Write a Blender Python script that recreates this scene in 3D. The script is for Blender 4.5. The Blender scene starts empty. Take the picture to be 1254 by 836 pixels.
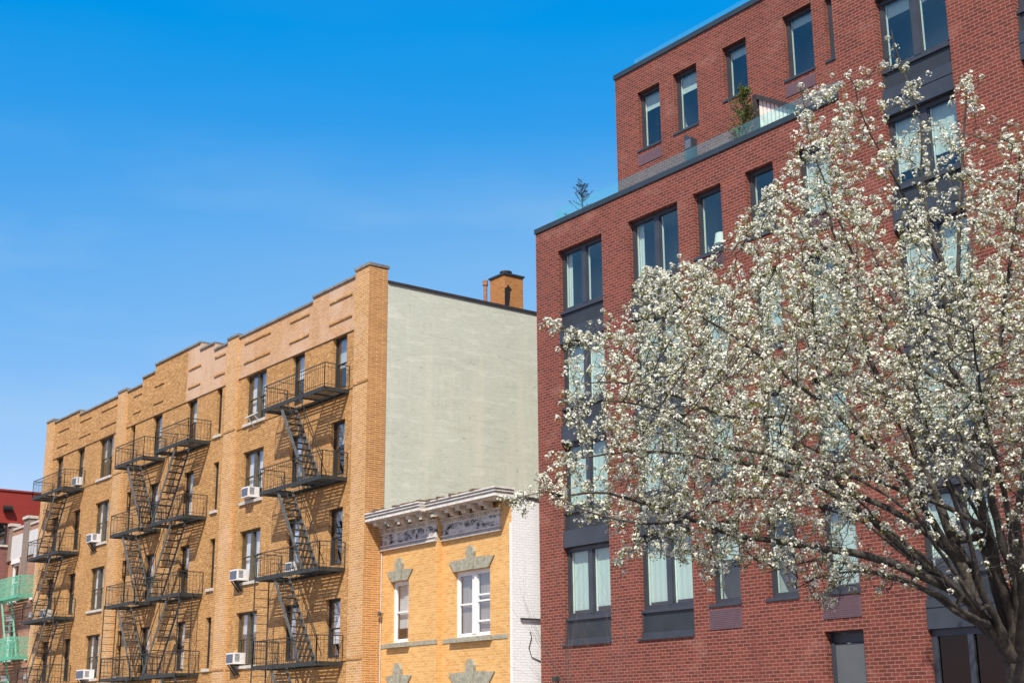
import bpy, math, random
import numpy as np
from mathutils import Vector, Matrix, kdtree
random.seed(7); RNG = np.random.default_rng(11)
S = bpy.context.scene; COL = S.collection
R = math.radians

# ------------------------------------------------------------------ camera
YAW, PITCH, ROLL = R(37.26823507), R(15.47106733), R(-0.42686821)
CAM = np.array([0.0, -25.0, 1.6])
FWD = np.array([-math.cos(YAW) * math.cos(PITCH), math.sin(YAW) * math.cos(PITCH), math.sin(PITCH)])
_r = np.cross(FWD, [0, 0, 1.0]); _r /= np.linalg.norm(_r); _u = np.cross(_r, FWD)
RGT = _r * math.cos(ROLL) + _u * math.sin(ROLL); UPV = -_r * math.sin(ROLL) + _u * math.cos(ROLL)
FPX = 1712.1
cd = bpy.data.cameras.new('camera'); cam = bpy.data.objects.new('camera', cd); COL.objects.link(cam)
cd.sensor_width = 36; cd.lens = FPX / 1254 * 36; cd.clip_end = 3000; cd.clip_start = 0.1
M = Matrix(((RGT[0], UPV[0], -FWD[0]), (RGT[1], UPV[1], -FWD[1]), (RGT[2], UPV[2], -FWD[2])))
cam.matrix_world = Matrix.Translation(CAM) @ M.to_4x4(); S.camera = cam

def at_depth(px, py, depth):
    """world point a given distance along the view axis, used to take the tree's measured limbs into 3D"""
    d = FWD + RGT * (px - 627) / FPX + UPV * (418 - py) / FPX
    return CAM + d * depth

# ------------------------------------------------------------------ light
w = bpy.data.worlds.new('World'); S.world = w; w.use_nodes = True
SUNV = Vector((0.85, -0.97, 1.47)).normalized()
EL = math.asin(SUNV.z); AZ = math.atan2(SUNV.x, SUNV.y)
nt = w.node_tree; bg = nt.nodes['Background']
sky = nt.nodes.new('ShaderNodeTexSky'); sky.sky_type = 'NISHITA'; sky.sun_disc = False
sky.sun_elevation = EL; sky.sun_rotation = AZ % (2 * math.pi)
sky.air_density = 1.0; sky.dust_density = 0.6; sky.ozone_density = 4.0; sky.altitude = 0
hs = nt.nodes.new('ShaderNodeHueSaturation'); hs.inputs['Saturation'].default_value = 1.25; hs.inputs['Hue'].default_value = 0.5
nt.links.new(sky.outputs[0], hs.inputs['Color'])
sp = nt.nodes.new('ShaderNodeSeparateColor'); cb = nt.nodes.new('ShaderNodeCombineColor'); nt.links.new(hs.outputs[0], sp.inputs[0])
for ch, (k_, o_) in zip(('Red', 'Green', 'Blue'), ((1.62, -.66), (.72, .50), (.30, 2.95))):
    ma = nt.nodes.new('ShaderNodeMath'); ma.operation = 'MULTIPLY_ADD'; ma.inputs[1].default_value = k_; ma.inputs[2].default_value = o_
    mx_ = nt.nodes.new('ShaderNodeMath'); mx_.operation = 'MAXIMUM'; mx_.inputs[1].default_value = 0.0
    nt.links.new(sp.outputs[ch], ma.inputs[0]); nt.links.new(ma.outputs[0], mx_.inputs[0]); nt.links.new(mx_.outputs[0], cb.inputs[ch])
def wm(op, a, b, c=None, clamp=False):
    m = nt.nodes.new('ShaderNodeMath'); m.operation = op; m.use_clamp = clamp
    for i, v in enumerate((a, b, c)):
        if v is None: continue
        if isinstance(v, (int, float)): m.inputs[i].default_value = v
        else: nt.links.new(v, m.inputs[i])
    return m.outputs[0]
tc = nt.nodes.new('ShaderNodeTexCoord'); dv = tc.outputs['Generated']
sx = nt.nodes.new('ShaderNodeSeparateXYZ'); nt.links.new(dv, sx.inputs[0])
side = wm('MULTIPLY_ADD', sx.outputs[0], .605, wm('MULTIPLY', sx.outputs[1], .796))
low = wm('MULTIPLY_ADD', sx.outputs[2], -11.0, 4.5, True)
hz = wm('MULTIPLY', wm('MULTIPLY', wm('MULTIPLY_ADD', side, 1.3, .62, True), low), .42)
mp_ = nt.nodes.new('ShaderNodeMapping'); mp_.inputs['Scale'].default_value = (2.2, 2.2, 9.0); mp_.inputs['Rotation'].default_value = (.25, .2, 0); nt.links.new(dv, mp_.inputs[0])
nz_ = nt.nodes.new('ShaderNodeTexNoise'); nz_.inputs['Scale'].default_value = 1.6; nz_.inputs['Detail'].default_value = 5; nz_.inputs['Roughness'].default_value = .55; nt.links.new(mp_.outputs[0], nz_.inputs['Vector'])
wi = wm('MULTIPLY', wm('MULTIPLY_ADD', nz_.outputs['Fac'], 4.2, -1.95, True), wm('MULTIPLY_ADD', low, .24, .015))
hf = wm('ADD', hz, wi, None, True)
mxs = nt.nodes.new('ShaderNodeMix'); mxs.data_type = 'RGBA'; nt.links.new(hf, mxs.inputs[0]); nt.links.new(cb.outputs[0], mxs.inputs[6]); mxs.inputs[7].default_value = (2.2, 3.28, 4.15, 1)
nt.links.new(mxs.outputs[2], bg.inputs[0]); bg.inputs[1].default_value = 0.15
sd = bpy.data.lights.new('sun', 'SUN'); sd.energy = 4.6; sd.angle = R(0.53); sd.color = (1.0, 0.955, 0.86)
so = bpy.data.objects.new('sun', sd); COL.objects.link(so); so.rotation_euler = SUNV.to_track_quat('Z', 'Y').to_euler(); so.location = (10, -40, 60)
S.view_settings.view_transform = 'Standard'; S.view_settings.look = 'None'; S.view_settings.gamma = 1; S.view_settings.exposure = 0.45
S.view_settings.use_curve_mapping = False

# ------------------------------------------------------------------ materials
class MT:
    def __init__(s, name):
        s.m = bpy.data.materials.new(name); s.m.use_nodes = True; s.t = s.m.node_tree; s.n = s.t.nodes
        s.b = s.n['Principled BSDF']; s.out = s.n['Material Output']
    def new(s, t, **k):
        o = s.n.new(t)
        for a, v in k.items(): setattr(o, a, v)
        return o
    def l(s, a, b): s.t.links.new(a, b)
    def noise(s, scale, detail=4, rough=.6, src='Object', vs=(1, 1, 1)):
        tc = s.new('ShaderNodeTexCoord'); mp = s.new('ShaderNodeMapping'); mp.inputs['Scale'].default_value = vs
        s.l(tc.outputs[src], mp.inputs[0]); n = s.new('ShaderNodeTexNoise'); n.inputs['Scale'].default_value = scale
        n.inputs['Detail'].default_value = detail; n.inputs['Roughness'].default_value = rough; s.l(mp.outputs[0], n.inputs['Vector'])
        return n.outputs['Fac']
    def ramp(s, fac, stops):
        r = s.new('ShaderNodeValToRGB'); e = r.color_ramp.elements
        while len(e) < len(stops): e.new(.5)
        for i, (p, c) in enumerate(stops):
            e[i].position = p; e[i].color = (*c, 1) if isinstance(c, tuple) else (c, c, c, 1)
        s.l(fac, r.inputs[0]); return r.outputs[0]
    def mix(s, fac, a, b, mode='MIX'):
        m = s.new('ShaderNodeMix', data_type='RGBA', blend_type=mode)
        for i, v in ((0, fac), (6, a), (7, b)):
            if hasattr(v, 'is_linked'): s.l(v, m.inputs[i])
            elif isinstance(v, tuple): m.inputs[i].default_value = (*v, 1)
            else: m.inputs[i].default_value = v
        return m.outputs[2]
    def bump(s, h, strength=.4, dist=.01):
        b = s.new('ShaderNodeBump'); b.inputs['Strength'].default_value = strength; b.inputs['Distance'].default_value = dist
        s.l(h, b.inputs['Height']); s.l(b.outputs[0], s.b.inputs['Normal'])

def simple(name, col, rough=.6, metal=0, var=.25, scale=3, spec=.4, vs=(1, 1, 1), bump=0):
    t = MT(name); f = t.noise(scale, 5, .65, vs=vs)
    lo = tuple(c * (1 - var) for c in col); hi = tuple(min(1, c * (1 + var)) for c in col)
    t.l(t.ramp(f, [(.3, lo), (.7, hi)]), t.b.inputs['Base Color']); t.b.inputs['Roughness'].default_value = rough
    t.b.inputs['Metallic'].default_value = metal; t.b.inputs['Specular IOR Level'].default_value = spec
    if bump: t.bump(t.noise(scale * 8, 4), bump, .01)
    return t.m

def brick(name, c1, c2, mort, bw, rh, ms, patches=(), dark=.0, bump=.5, big=.25, soft=.1, streak=0, rough=.85):
    t = MT(name); uv = t.new('ShaderNodeTexCoord')
    b = t.new('ShaderNodeTexBrick'); t.l(uv.outputs['UV'], b.inputs['Vector'])
    b.inputs['Scale'].default_value = 1; b.inputs['Brick Width'].default_value = bw; b.inputs['Row Height'].default_value = rh
    b.inputs['Mortar Size'].default_value = ms; b.inputs['Mortar Smooth'].default_value = soft; b.inputs['Bias'].default_value = -.1
    b.inputs['Color1'].default_value = (*c1, 1); b.inputs['Color2'].default_value = (*c2, 1); b.inputs['Mortar'].default_value = (*mort, 1)
    col = b.outputs['Color']
    # per-brick-scale blotches and broad weathering
    f = t.noise(6.5, 3, .7, vs=(1, 1, 2.4)); col = t.mix(1.0, col, t.ramp(f, [(.3, 1 - big), (.7, 1 + 0.0)]), 'MULTIPLY')
    f = t.noise(.45, 5, .65); col = t.mix(1.0, col, t.ramp(f, [(.3, 1 - big * .6), (.7, 1.0)]), 'MULTIPLY')
    for (sc, lo, hi, pc, amt, vs) in patches:
        f = t.noise(sc, 5, .7, vs=vs); f = t.ramp(f, [(lo, 0.0), (hi, amt)]); col = t.mix(f, col, pc)
    t.l(col, t.b.inputs['Base Color']); t.b.inputs['Roughness'].default_value = rough; t.b.inputs['Specular IOR Level'].default_value = .25
    inv = t.new('ShaderNodeMath', operation='SUBTRACT'); inv.inputs[0].default_value = 1; t.l(b.outputs['Fac'], inv.inputs[1])
    nz = t.noise(40, 3); ad = t.new('ShaderNodeMath', operation='MULTIPLY_ADD'); ad.inputs[1].default_value = .35
    t.l(nz, ad.inputs[0]); t.l(inv.outputs[0], ad.inputs[2]); t.bump(ad.outputs[0], bump, .008)
    return t

V1 = (1, 1, 1)
RED = brick('red_brick', (.228, .056, .038), (.128, .034, .024), (.35, .18, .135), .225, .082, .0095,
            patches=[(.8, .55, .75, (.36, .18, .14), .5, (1, 1, 1.6)), (.5, .58, .7, (.11, .035, .028), .45, (1.6, 1, .5)), (6, .66, .76, (.40, .22, .18), .4, (1, 1, 2.5))], big=.25).m
YEL = brick('tan_brick', (.60, .305, .088), (.38, .16, .04), (.60, .41, .20), .24, .078, .011,
            patches=[(1.1, .5, .75, (.62, .36, .18), .4, V1), (4.5, .55, .64, (.74, .50, .25), .7, (1, 1, 2.5)), (5.0, .53, .64, (.30, .115, .028), .65, (1, 1, 2.2)), (.9, .55, .70, (.30, .155, .06), .5, (2.2, 1, .35))], big=.30).m
FRZ = brick('pale_repointed_brick', (.60, .34, .155), (.50, .245, .10), (.64, .46, .29), .24, .078, .011,
            patches=[(.16, .47, .56, (.60, .445, .335), .6, (1, 1, .4)), (3.5, .58, .68, (.70, .40, .22), .6, (1, 1, 2)), (5, .6, .7, (.42, .20, .08), .45, (1, 1, 2.2))], big=.2).m
PIL = brick('pier_brick', (.62, .33, .11), (.45, .20, .056), (.70, .50, .28), .24, .078, .013,
            patches=[(4.5, .58, .68, (.76, .54, .30), .6, (1, 1, 2.5)), (1, .5, .7, (.62, .42, .30), .4, V1)], big=.2).m
ORG = brick('orange_face_brick', (.60, .27, .07), (.46, .18, .045), (.72, .50, .27), .42, .070, .011,
            patches=[(4, .62, .75, (.70, .48, .25), .55, (1, 1, 4))], big=.28).m
HOU = brick('golden_brick', (.74, .43, .15), (.62, .31, .085), (.76, .53, .27), .24, .075, .007,
            patches=[(4.5, .56, .68, (.62, .26, .07), .6, (1, 1, 3)), (5.5, .6, .72, (.80, .56, .28), .6, (1, 1, 2.5)), (.9, .55, .8, (.72, .46, .20), .5, V1)], big=.16, bump=.4).m
GRN = brick('pale_green_painted_brick', (.60, .625, .515), (.57, .595, .485), (.545, .57, .46), .215, .085, .006,
            patches=[(.7, .56, .68, (.44, .44, .35), .5, (1, .6, 3.0)), (3.2, .63, .67, (.22, .21, .17), .55, (1, .8, 1.8)), (14, .68, .72, (.16, .14, .11), .6, V1), (.5, .5, .7, (.66, .64, .50), .55, (1, 3, .3)), (3, .57, .66, (.50, .51, .41), .4, (1, .3, 3.5)), (1.6, .54, .66, (.70, .71, .61), .45, (1, .5, 2.5)), (1.6, .61, .63, (.37, .37, .30), .35, (1, .3, 5))], big=.12, bump=.45).m
WHT = brick('white_painted_brick', (.82, .845, .84), (.79, .81, .80), (.68, .69, .67), .215, .075, .006,
            patches=[(1.2, .6, .8, (.55, .53, .48), .4, V1)], big=.08, bump=.9).m
FAR = brick('red_painted_brick', (.33, .045, .032), (.30, .04, .03), (.27, .035, .027), .215, .075, .006, big=.12).m
BRN = brick('brown_red_brick', (.27, .10, .085), (.20, .07, .06), (.32, .19, .16), .215, .075, .009, big=.25).m
MID = brick('salmon_brick', (.48, .25, .16), (.38, .18, .12), (.45, .30, .23), .215, .075, .009, big=.25).m
PIERM = brick('grey_brown_brick', (.30, .235, .19), (.24, .18, .14), (.34, .28, .24), .215, .075, .009, big=.25).m
CHM = brick('old_orange_brick', (.52, .235, .075), (.42, .17, .05), (.46, .24, .10), .215, .075, .006,
            patches=[(.9, .55, .7, (.38, .17, .07), .6, V1)], big=.25).m
STONE = simple('grey_green_stone', (.30, .285, .215), .9, var=.35, scale=9, bump=.6)
SILL = simple('pale_stone', (.50, .46, .40), .85, var=.2, scale=6, bump=.3)
CHAR = simple('charcoal_metal', (.040, .046, .058), .42, .0, .18, 2.0, .5)
PANEL = simple('dark_panel', (.028, .033, .038), .5, .0, .2, 1.2, .5)
COPING = simple('grey_blue_coping', (.030, .042, .050), .45, .0, .2, 2.0, .5)
PTAC = simple('brown_grille_metal', (.125, .075, .085), .55, .0, .12, 5, .4)
DOORM = simple('grey_door_paint', (.098, .106, .11), .5, .0, .08, 2, .4)
IRON = simple('dark_iron_paint', (.035, .037, .033), .6, .0, .5, 7, .4)
IRONL = simple('worn_sunlit_iron_paint', (.10, .105, .10), .6, .0, .4, 7, .4)  # lighter copy of the iron paint, sunlight on the stringers put into colour
GIRON = simple('green_iron_paint', (.16, .45, .31), .6, .0, .15, 5, .4)
WTRIM = simple('white_trim_paint', (.74, .73, .72), .5, .0, .08, 3, .4)
BRONZE = simple('brown_window_frame', (.085, .070, .045), .5, .0, .3, 4, .4)
BLACKF = simple('dark_window_frame', (.030, .032, .034), .5, .0, .3, 4, .4)
ROOM = simple('shaded_room_wall', (.50, .53, .53), .95, .0, .12, .6, .1)
DRAPE = simple('brownish_drape', (.30, .27, .23), .9, .0, .3, 9, .1, vs=(3, 1, .12))
DARK = simple('painted_room_dark', (.022, .022, .024), .95, .0, .3, 1, .1)  # near-black colour paints in the darkness of unlit rooms
CEIL = simple('ceiling_paint', (.42, .42, .40), .9, .0, .05, 1, .1)
BLIND = simple('white_blind', (.56, .57, .55), .8, .0, .04, 5, .2, vs=(6, 1, .2))
CURT = simple('pale_curtain', (.74, .75, .75), .9, .0, .35, 9, .1, vs=(3, 1, .12))
LINER = simple('white_plaster_reveal', (.82, .81, .78), .8, .0, .05, 3, .2)
ACW = simple('white_enamel', (.70, .69, .66), .5, .0, .1, 4, .4)
ACG = simple('dark_grille', (.14, .16, .20), .5, .3, .3, 20, .4)
ROOFM = simple('roof_felt', (.07, .065, .06), .95, .0, .3, 2, .2)
CAPST = simple('grey_coping_stone', (.20, .19, .17), .9, .0, .35, 4, .3)
FLASH = simple('dark_flashing', (.035, .03, .032), .7, .0, .4, 3, .4)
RUST = simple('rusty_pipe', (.32, .14, .08), .8, .0, .3, 12, .3)
MATTBLK = simple('matt_black', (.016, .014, .013), .8, .0, .3, 12, .3)
CORN = simple('weathered_grey_paint', (.34, .325, .30), .6, .0, .35, 5, .4, vs=(.5, 2, 8))
CORNW = simple('weathered_white_paint', (.64, .60, .54), .6, .0, .28, 9, .4)
DIRT_BOUNCE = simple('dirty_cream_bounce_paint', (.54, .47, .39), .8, .0, .4, 5, .3)  # dirty cream, with warm bounced light under the cornice painted in
LITTER = simple('rusty_debris', (.17, .115, .075), .9, .0, .6, 14, .2, bump=1)
GPANEL = simple('grey_cladding', (.56, .56, .55), .7, .0, .06, 2, .3)
ASPH = simple('asphalt', (.05, .05, .052), .9, .0, .3, 8, .3, bump=.5)
CONC = simple('concrete', (.34, .33, .31), .9, .0, .2, 2, .3, bump=.3)
EARTH = simple('earth', (.055, .055, .052), .95, .0, .3, 4, .2)
PAINT = simple('road_paint', (.75, .74, .70), .7, .0, .15, 6, .3)
SLATM = simple('whitewashed_wood', (.80, .70, .63), .7, .0, .2, 6, .3)
POT = simple('teal_planter', (.05, .11, .12), .4, .0, .2, 3, .5)
CONIF = simple('conifer_green', (.12, .15, .03), .8, .0, .5, 6, .2)
CONIB = simple('blue_conifer_needles', (.028, .045, .042), .8, .0, .4, 8, .2)
SHADE = simple('cream_lampshade', (.80, .76, .68), .8, .0, .05, 4, .2)

def peeling():
    t = MT('peeling_frieze_paint'); f = t.noise(3.4, 6, .72, vs=(1, 1, 1.6))
    t.l(t.ramp(f, [(.43, (.04, .04, .045)), (.47, (.31, .30, .29)), (.60, (.62, .60, .56))]), t.b.inputs['Base Color']); t.b.inputs['Roughness'].default_value = .7
    return t.m
PEEL = peeling()
def glass(name, tint, ior, bumpk=.02, rough=.0, body=None):
    t = MT(name); t.n.remove(t.b)
    tr = t.new('ShaderNodeBsdfTransparent'); tr.inputs[0].default_value = (*tint, 1)
    gl = t.new('ShaderNodeBsdfGlossy'); gl.inputs['Roughness'].default_value = rough; gl.inputs[0].default_value = (.95, .98, 1, 1)
    lw = t.new('ShaderNodeLayerWeight'); lw.inputs['Blend'].default_value = .5
    pw = t.new('ShaderNodeMath', operation='POWER'); pw.inputs[1].default_value = 5; t.l(lw.outputs['Facing'], pw.inputs[0])
    f0 = ((ior - 1) / (ior + 1)) ** 2
    fa = t.new('ShaderNodeMath', operation='MULTIPLY_ADD'); fa.inputs[1].default_value = 1 - f0; fa.inputs[2].default_value = f0; t.l(pw.outputs[0], fa.inputs[0])
    ge = t.new('ShaderNodeNewGeometry'); iv = t.new('ShaderNodeMath', operation='SUBTRACT'); iv.inputs[0].default_value = 1; t.l(ge.outputs['Backfacing'], iv.inputs[1])
    fr = t.new('ShaderNodeMath', operation='MULTIPLY'); t.l(fa.outputs[0], fr.inputs[0]); t.l(iv.outputs[0], fr.inputs[1])
    bp = t.new('ShaderNodeBump'); bp.inputs['Strength'].default_value = bumpk; bp.inputs['Distance'].default_value = .1
    t.l(t.noise(1.3, 2), bp.inputs['Height']); t.l(bp.outputs[0], gl.inputs['Normal'])
    mx = t.new('ShaderNodeMixShader'); t.l(fr.outputs[0], mx.inputs[0]); t.l(tr.outputs[0], mx.inputs[1]); t.l(gl.outputs[0], mx.inputs[2])
    if body:
        df = t.new('ShaderNodeBsdfDiffuse'); df.inputs[0].default_value = (*body, 1); m2 = t.new('ShaderNodeMixShader'); m2.inputs[0].default_value = .045
        t.l(mx.outputs[0], m2.inputs[1]); t.l(df.outputs[0], m2.inputs[2]); mx = m2
    t.l(mx.outputs[0], t.out.inputs[0]); return t.m
GLASS = glass('coated_window_glass', (.88, .955, .935), 2.05, .0)
OLDGL = glass('old_window_glass', (.95, .97, .98), 2.7, .0)
RAILGL = glass('teal_railing_glass', (.84, 1.0, .97), 1.7, .0, .0, (.42, .72, .74))
SHOPGL = glass('shop_glass_painted_dark', (.04, .05, .055), 1.4, .0)  # near-black tint paints in the dark reflections of the street opposite
def net():
    t = MT('green_net_fabric'); t.b.inputs['Base Color'].default_value = (.12, .52, .33, 1); t.b.inputs['Roughness'].default_value = .8
    f = t.noise(5, 4, .6); t.l(t.ramp(f, [(.3, (.10, .46, .29)), (.7, (.20, .62, .42))]), t.b.inputs['Base Color'])
    f = t.noise(9, 3, .6); t.l(t.ramp(f, [(.3, .22), (.7, .62)]), t.b.inputs['Alpha']); return t.m
NET = net()
def bark():
    t = MT('grey_brown_bark'); f = t.noise(7, 6, .7, vs=(1, 1, .35))
    t.l(t.ramp(f, [(.3, (.022, .017, .014)), (.52, (.066, .056, .045)), (.78, (.15, .13, .095))]), t.b.inputs['Base Color']); t.b.inputs['Roughness'].default_value = .9
    t.bump(t.noise(30, 5), .8, .02); return t.m
BARK = bark()
def petal():
    t = MT('white_petals'); t.n.remove(t.b)
    f = t.noise(16, 3, .7)
    c = t.ramp(f, [(.25, (.52, .50, .31)), (.5, (.80, .79, .66)), (.8, (.87, .87, .79))])
    d = t.new('ShaderNodeBsdfDiffuse'); e = t.new('ShaderNodeBsdfTranslucent'); t.l(c, d.inputs[0]); t.l(c, e.inputs[0])
    m = t.new('ShaderNodeMixShader'); m.inputs[0].default_value = .28; t.l(d.outputs[0], m.inputs[1]); t.l(e.outputs[0], m.inputs[2])
    t.l(m.outputs[0], t.out.inputs[0]); return t.m
PETAL = petal()
def leafm():
    t = MT('young_olive_leaves'); t.n.remove(t.b); f = t.noise(25, 2, .6)
    c = t.ramp(f, [(.3, (.13, .13, .03)), (.55, (.27, .27, .075)), (.8, (.36, .30, .13))])
    d = t.new('ShaderNodeBsdfDiffuse'); e = t.new('ShaderNodeBsdfTranslucent'); t.l(c, d.inputs[0]); t.l(c, e.inputs[0])
    m = t.new('ShaderNodeMixShader'); m.inputs[0].default_value = .35; t.l(d.outputs[0], m.inputs[1]); t.l(e.outputs[0], m.inputs[2])
    t.l(m.outputs[0], t.out.inputs[0]); return t.m
LEAF = leafm()

# ------------------------------------------------------------------ mesh building
class MB:
    def __init__(s): s.v = []; s.f = []
    def quad(s, a, b, c, d):
        n = len(s.v); s.v += [tuple(a), tuple(b), tuple(c), tuple(d)]; s.f.append((n, n + 1, n + 2, n + 3)); return s
    def tri(s, a, b, c):
        n = len(s.v); s.v += [tuple(a), tuple(b), tuple(c)]; s.f.append((n, n + 1, n + 2)); return s
    def box(s, x0, x1, y0, y1, z0, z1):
        n = len(s.v)
        s.v += [(x0, y0, z0), (x1, y0, z0), (x1, y1, z0), (x0, y1, z0), (x0, y0, z1), (x1, y0, z1), (x1, y1, z1), (x0, y1, z1)]
        s.f += [tuple(n + i for i in q) for q in ((0, 3, 2, 1), (4, 5, 6, 7), (0, 1, 5, 4), (1, 2, 6, 5), (2, 3, 7, 6), (3, 0, 4, 7))]; return s
    def prism(s, poly, y0, y1):
        """poly of (x,z), counter-clockwise seen from -Y, extruded from y0 to y1"""
        n = len(s.v); k = len(poly); s.v += [(x, y0, z) for x, z in poly] + [(x, y1, z) for x, z in poly]
        s.f.append(tuple(range(n, n + k))); s.f.append(tuple(range(n + 2 * k - 1, n + k - 1, -1)))
        for i in range(k):
            j = (i + 1) % k; s.f.append((n + i, n + k + i, n + k + j, n + j))
        return s
    def bar(s, p, q, a, b, up=(0, 0, 1)):
        p = Vector(p); q = Vector(q); d = (q - p).normalized(); u = Vector(up)
        if abs(d.dot(u)) > .98: u = Vector((0, 1, 0))
        e = d.cross(u).normalized() * a / 2; g = e.cross(d).normalized() * b / 2
        n = len(s.v); s.v += [tuple(o + i * e + j * g) for o in (p, q) for i, j in ((-1, -1), (1, -1), (1, 1), (-1, 1))]
        s.f += [tuple(n + i for i in r) for r in ((0, 1, 2, 3), (7, 6, 5, 4), (0, 4, 5, 1), (1, 5, 6, 2), (2, 6, 7, 3), (3, 7, 4, 0))]; return s
    def tube(s, pts, rads, n=8, cap=True):
        pts = [Vector(p) for p in pts]; base = len(s.v); e = None
        for i, p in enumerate(pts):
            d = (pts[min(i + 1, len(pts) - 1)] - pts[max(i - 1, 0)]).normalized()
            if e is None: e = d.orthogonal().normalized()
            e = (e - d * e.dot(d)).normalized(); g = d.cross(e); r = rads[i] if hasattr(rads, '__len__') else rads
            for k in range(n):
                a = 2 * math.pi * k / n; s.v.append(tuple(p + (e * math.cos(a) + g * math.sin(a)) * r))
        for i in range(len(pts) - 1):
            for k in range(n):
                a = base + i * n + k; b = base + i * n + (k + 1) % n; s.f.append((a, b, b + n, a + n))
        if cap:
            s.f.append(tuple(base + k for k in range(n))[::-1]); s.f.append(tuple(base + (len(pts) - 1) * n + k for k in range(n)))
        return s
    def wall(s, x0, x1, z0, z1, y, holes=(), depth=.2, axis='y'):
        """front wall facing -Y with openings and their reveals"""
        hs_ = [h for h in holes if h[0] < x1 and h[1] > x0 and h[2] < z1 and h[3] > z0]
        xs = sorted({x0, x1, *[h[0] for h in hs_ if x0 < h[0] < x1], *[h[1] for h in hs_ if x0 < h[1] < x1]})
        zs = sorted({z0, z1, *[h[2] for h in hs_ if z0 < h[2] < z1], *[h[3] for h in hs_ if z0 < h[3] < z1]})
        for i in range(len(xs) - 1):
            for j in range(len(zs) - 1):
                cx, cz = (xs[i] + xs[i + 1]) / 2, (zs[j] + zs[j + 1]) / 2
                if any(h[0] < cx < h[1] and h[2] < cz < h[3] for h in hs_): continue
                s.quad((xs[i], y, zs[j]), (xs[i + 1], y, zs[j]), (xs[i + 1], y, zs[j + 1]), (xs[i], y, zs[j + 1]))
        for a, b, c, d in hs_:
            e = y + depth
            s.quad((a, y, c), (a, y, d), (a, e, d), (a, e, c)); s.quad((b, y, c), (b, e, c), (b, e, d), (b, y, d))
            s.quad((a, y, d), (b, y, d), (b, e, d), (a, e, d)); s.quad((a, y, c), (a, e, c), (b, e, c), (b, y, c))
        return s
    def mark(s): s.marks = getattr(s, 'marks', []) + [(len(s.v), len(s.f))]; return s
    def split(s, name, mat, parent, org):
        mk_ = getattr(s, 'marks', [(0, 0)])
        if mk_[0] != (0, 0): mk_ = [(0, 0)] + mk_
        mk_ = mk_ + [(len(s.v), len(s.f))]
        for (v0, f0), (v1, f1) in zip(mk_[:-1], mk_[1:]):
            if f1 > f0:
                m = MB(); m.v = s.v[v0:v1]; m.f = [tuple(i - v0 for i in f) for f in s.f[f0:f1]]; m.build(name, mat, parent, org)
    def build(s, name, mat, parent=None, org=None, smooth=False):
        """link as ONE object; coordinates are world when org is the thing's base point"""
        me = bpy.data.meshes.new(name); o_ = Vector(org) if org is not None else Vector((0, 0, 0))
        V = np.array(s.v, dtype=float).reshape(-1, 3)
        me.from_pydata((V - np.array(o_)).tolist(), [], s.f); me.update()
        uv = me.uv_layers.new(name='UVMap')
        nl = len(me.loops); li = np.empty(nl, dtype=np.int32); me.loops.foreach_get('vertex_index', li)
        np_ = len(me.polygons); nor = np.empty(np_ * 3); me.polygons.foreach_get('normal', nor); nor = np.abs(nor.reshape(-1, 3))
        lt = np.empty(np_, dtype=np.int32); me.polygons.foreach_get('loop_total', lt)
        ax = np.repeat(nor.argmax(1), lt); P = V[li]
        U = np.where((ax == 0)[:, None], P[:, [1, 2]], np.where((ax == 1)[:, None], P[:, [0, 2]], P[:, [0, 1]]))
        uv.data.foreach_set('uv', (U + 200.0).astype(np.float32).ravel())
        me.materials.append(mat)
        if smooth: me.polygons.foreach_set('use_smooth', np.ones(np_, dtype=bool))
        o = bpy.data.objects.new(name, me); COL.objects.link(o)
        if parent is not None: o.parent = parent
        elif org is not None: o.location = o_
        return o

def tag(o, label, cat, group=None, kind=None):
    if label: o['label'] = label
    if cat: o['category'] = cat
    if group: o['group'] = group
    if kind: o['kind'] = kind
    return o
def thing(name, label, cat, loc, group=None):
    o = bpy.data.objects.new(name, None); COL.objects.link(o); o.location = loc; o.empty_display_size = .5
    return tag(o, label, cat, group)
def copy_to(o, parent, loc):
    c = o.copy(); COL.objects.link(c); c.parent = parent; c.location = loc; return c

# ------------------------------------------------------------------ ground
def struct(name, mb, mat): return tag(mb.build(name, mat), None, None, kind='structure')
struct('ground', MB().quad((-600, -600, -.2), (600, -600, -.2), (600, 600, -.2), (-600, 600, -.2)), EARTH)
struct('road', MB().quad((-300, -19.5, -.13), (300, -19.5, -.13), (300, -6.9, -.13), (-300, -6.9, -.13)), ASPH)
mk = MB()
for i in range(-60, 60): mk.box(i * 5, i * 5 + 2.6, -13.26, -13.14, -.128, -.122)
struct('lane_marking', mk, PAINT)
struct('far_pavement', MB().box(-300, 300, -6.75, .0, -.19, 0), CONC)
struct('near_pavement', MB().box(-300, 300, -30, -19.65, -.19, 0), CONC)
struct('kerb', MB().box(-300, 300, -6.9, -6.753, -.19, .012).box(-300, 300, -19.647, -19.5, -.19, .012), SILL)

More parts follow.
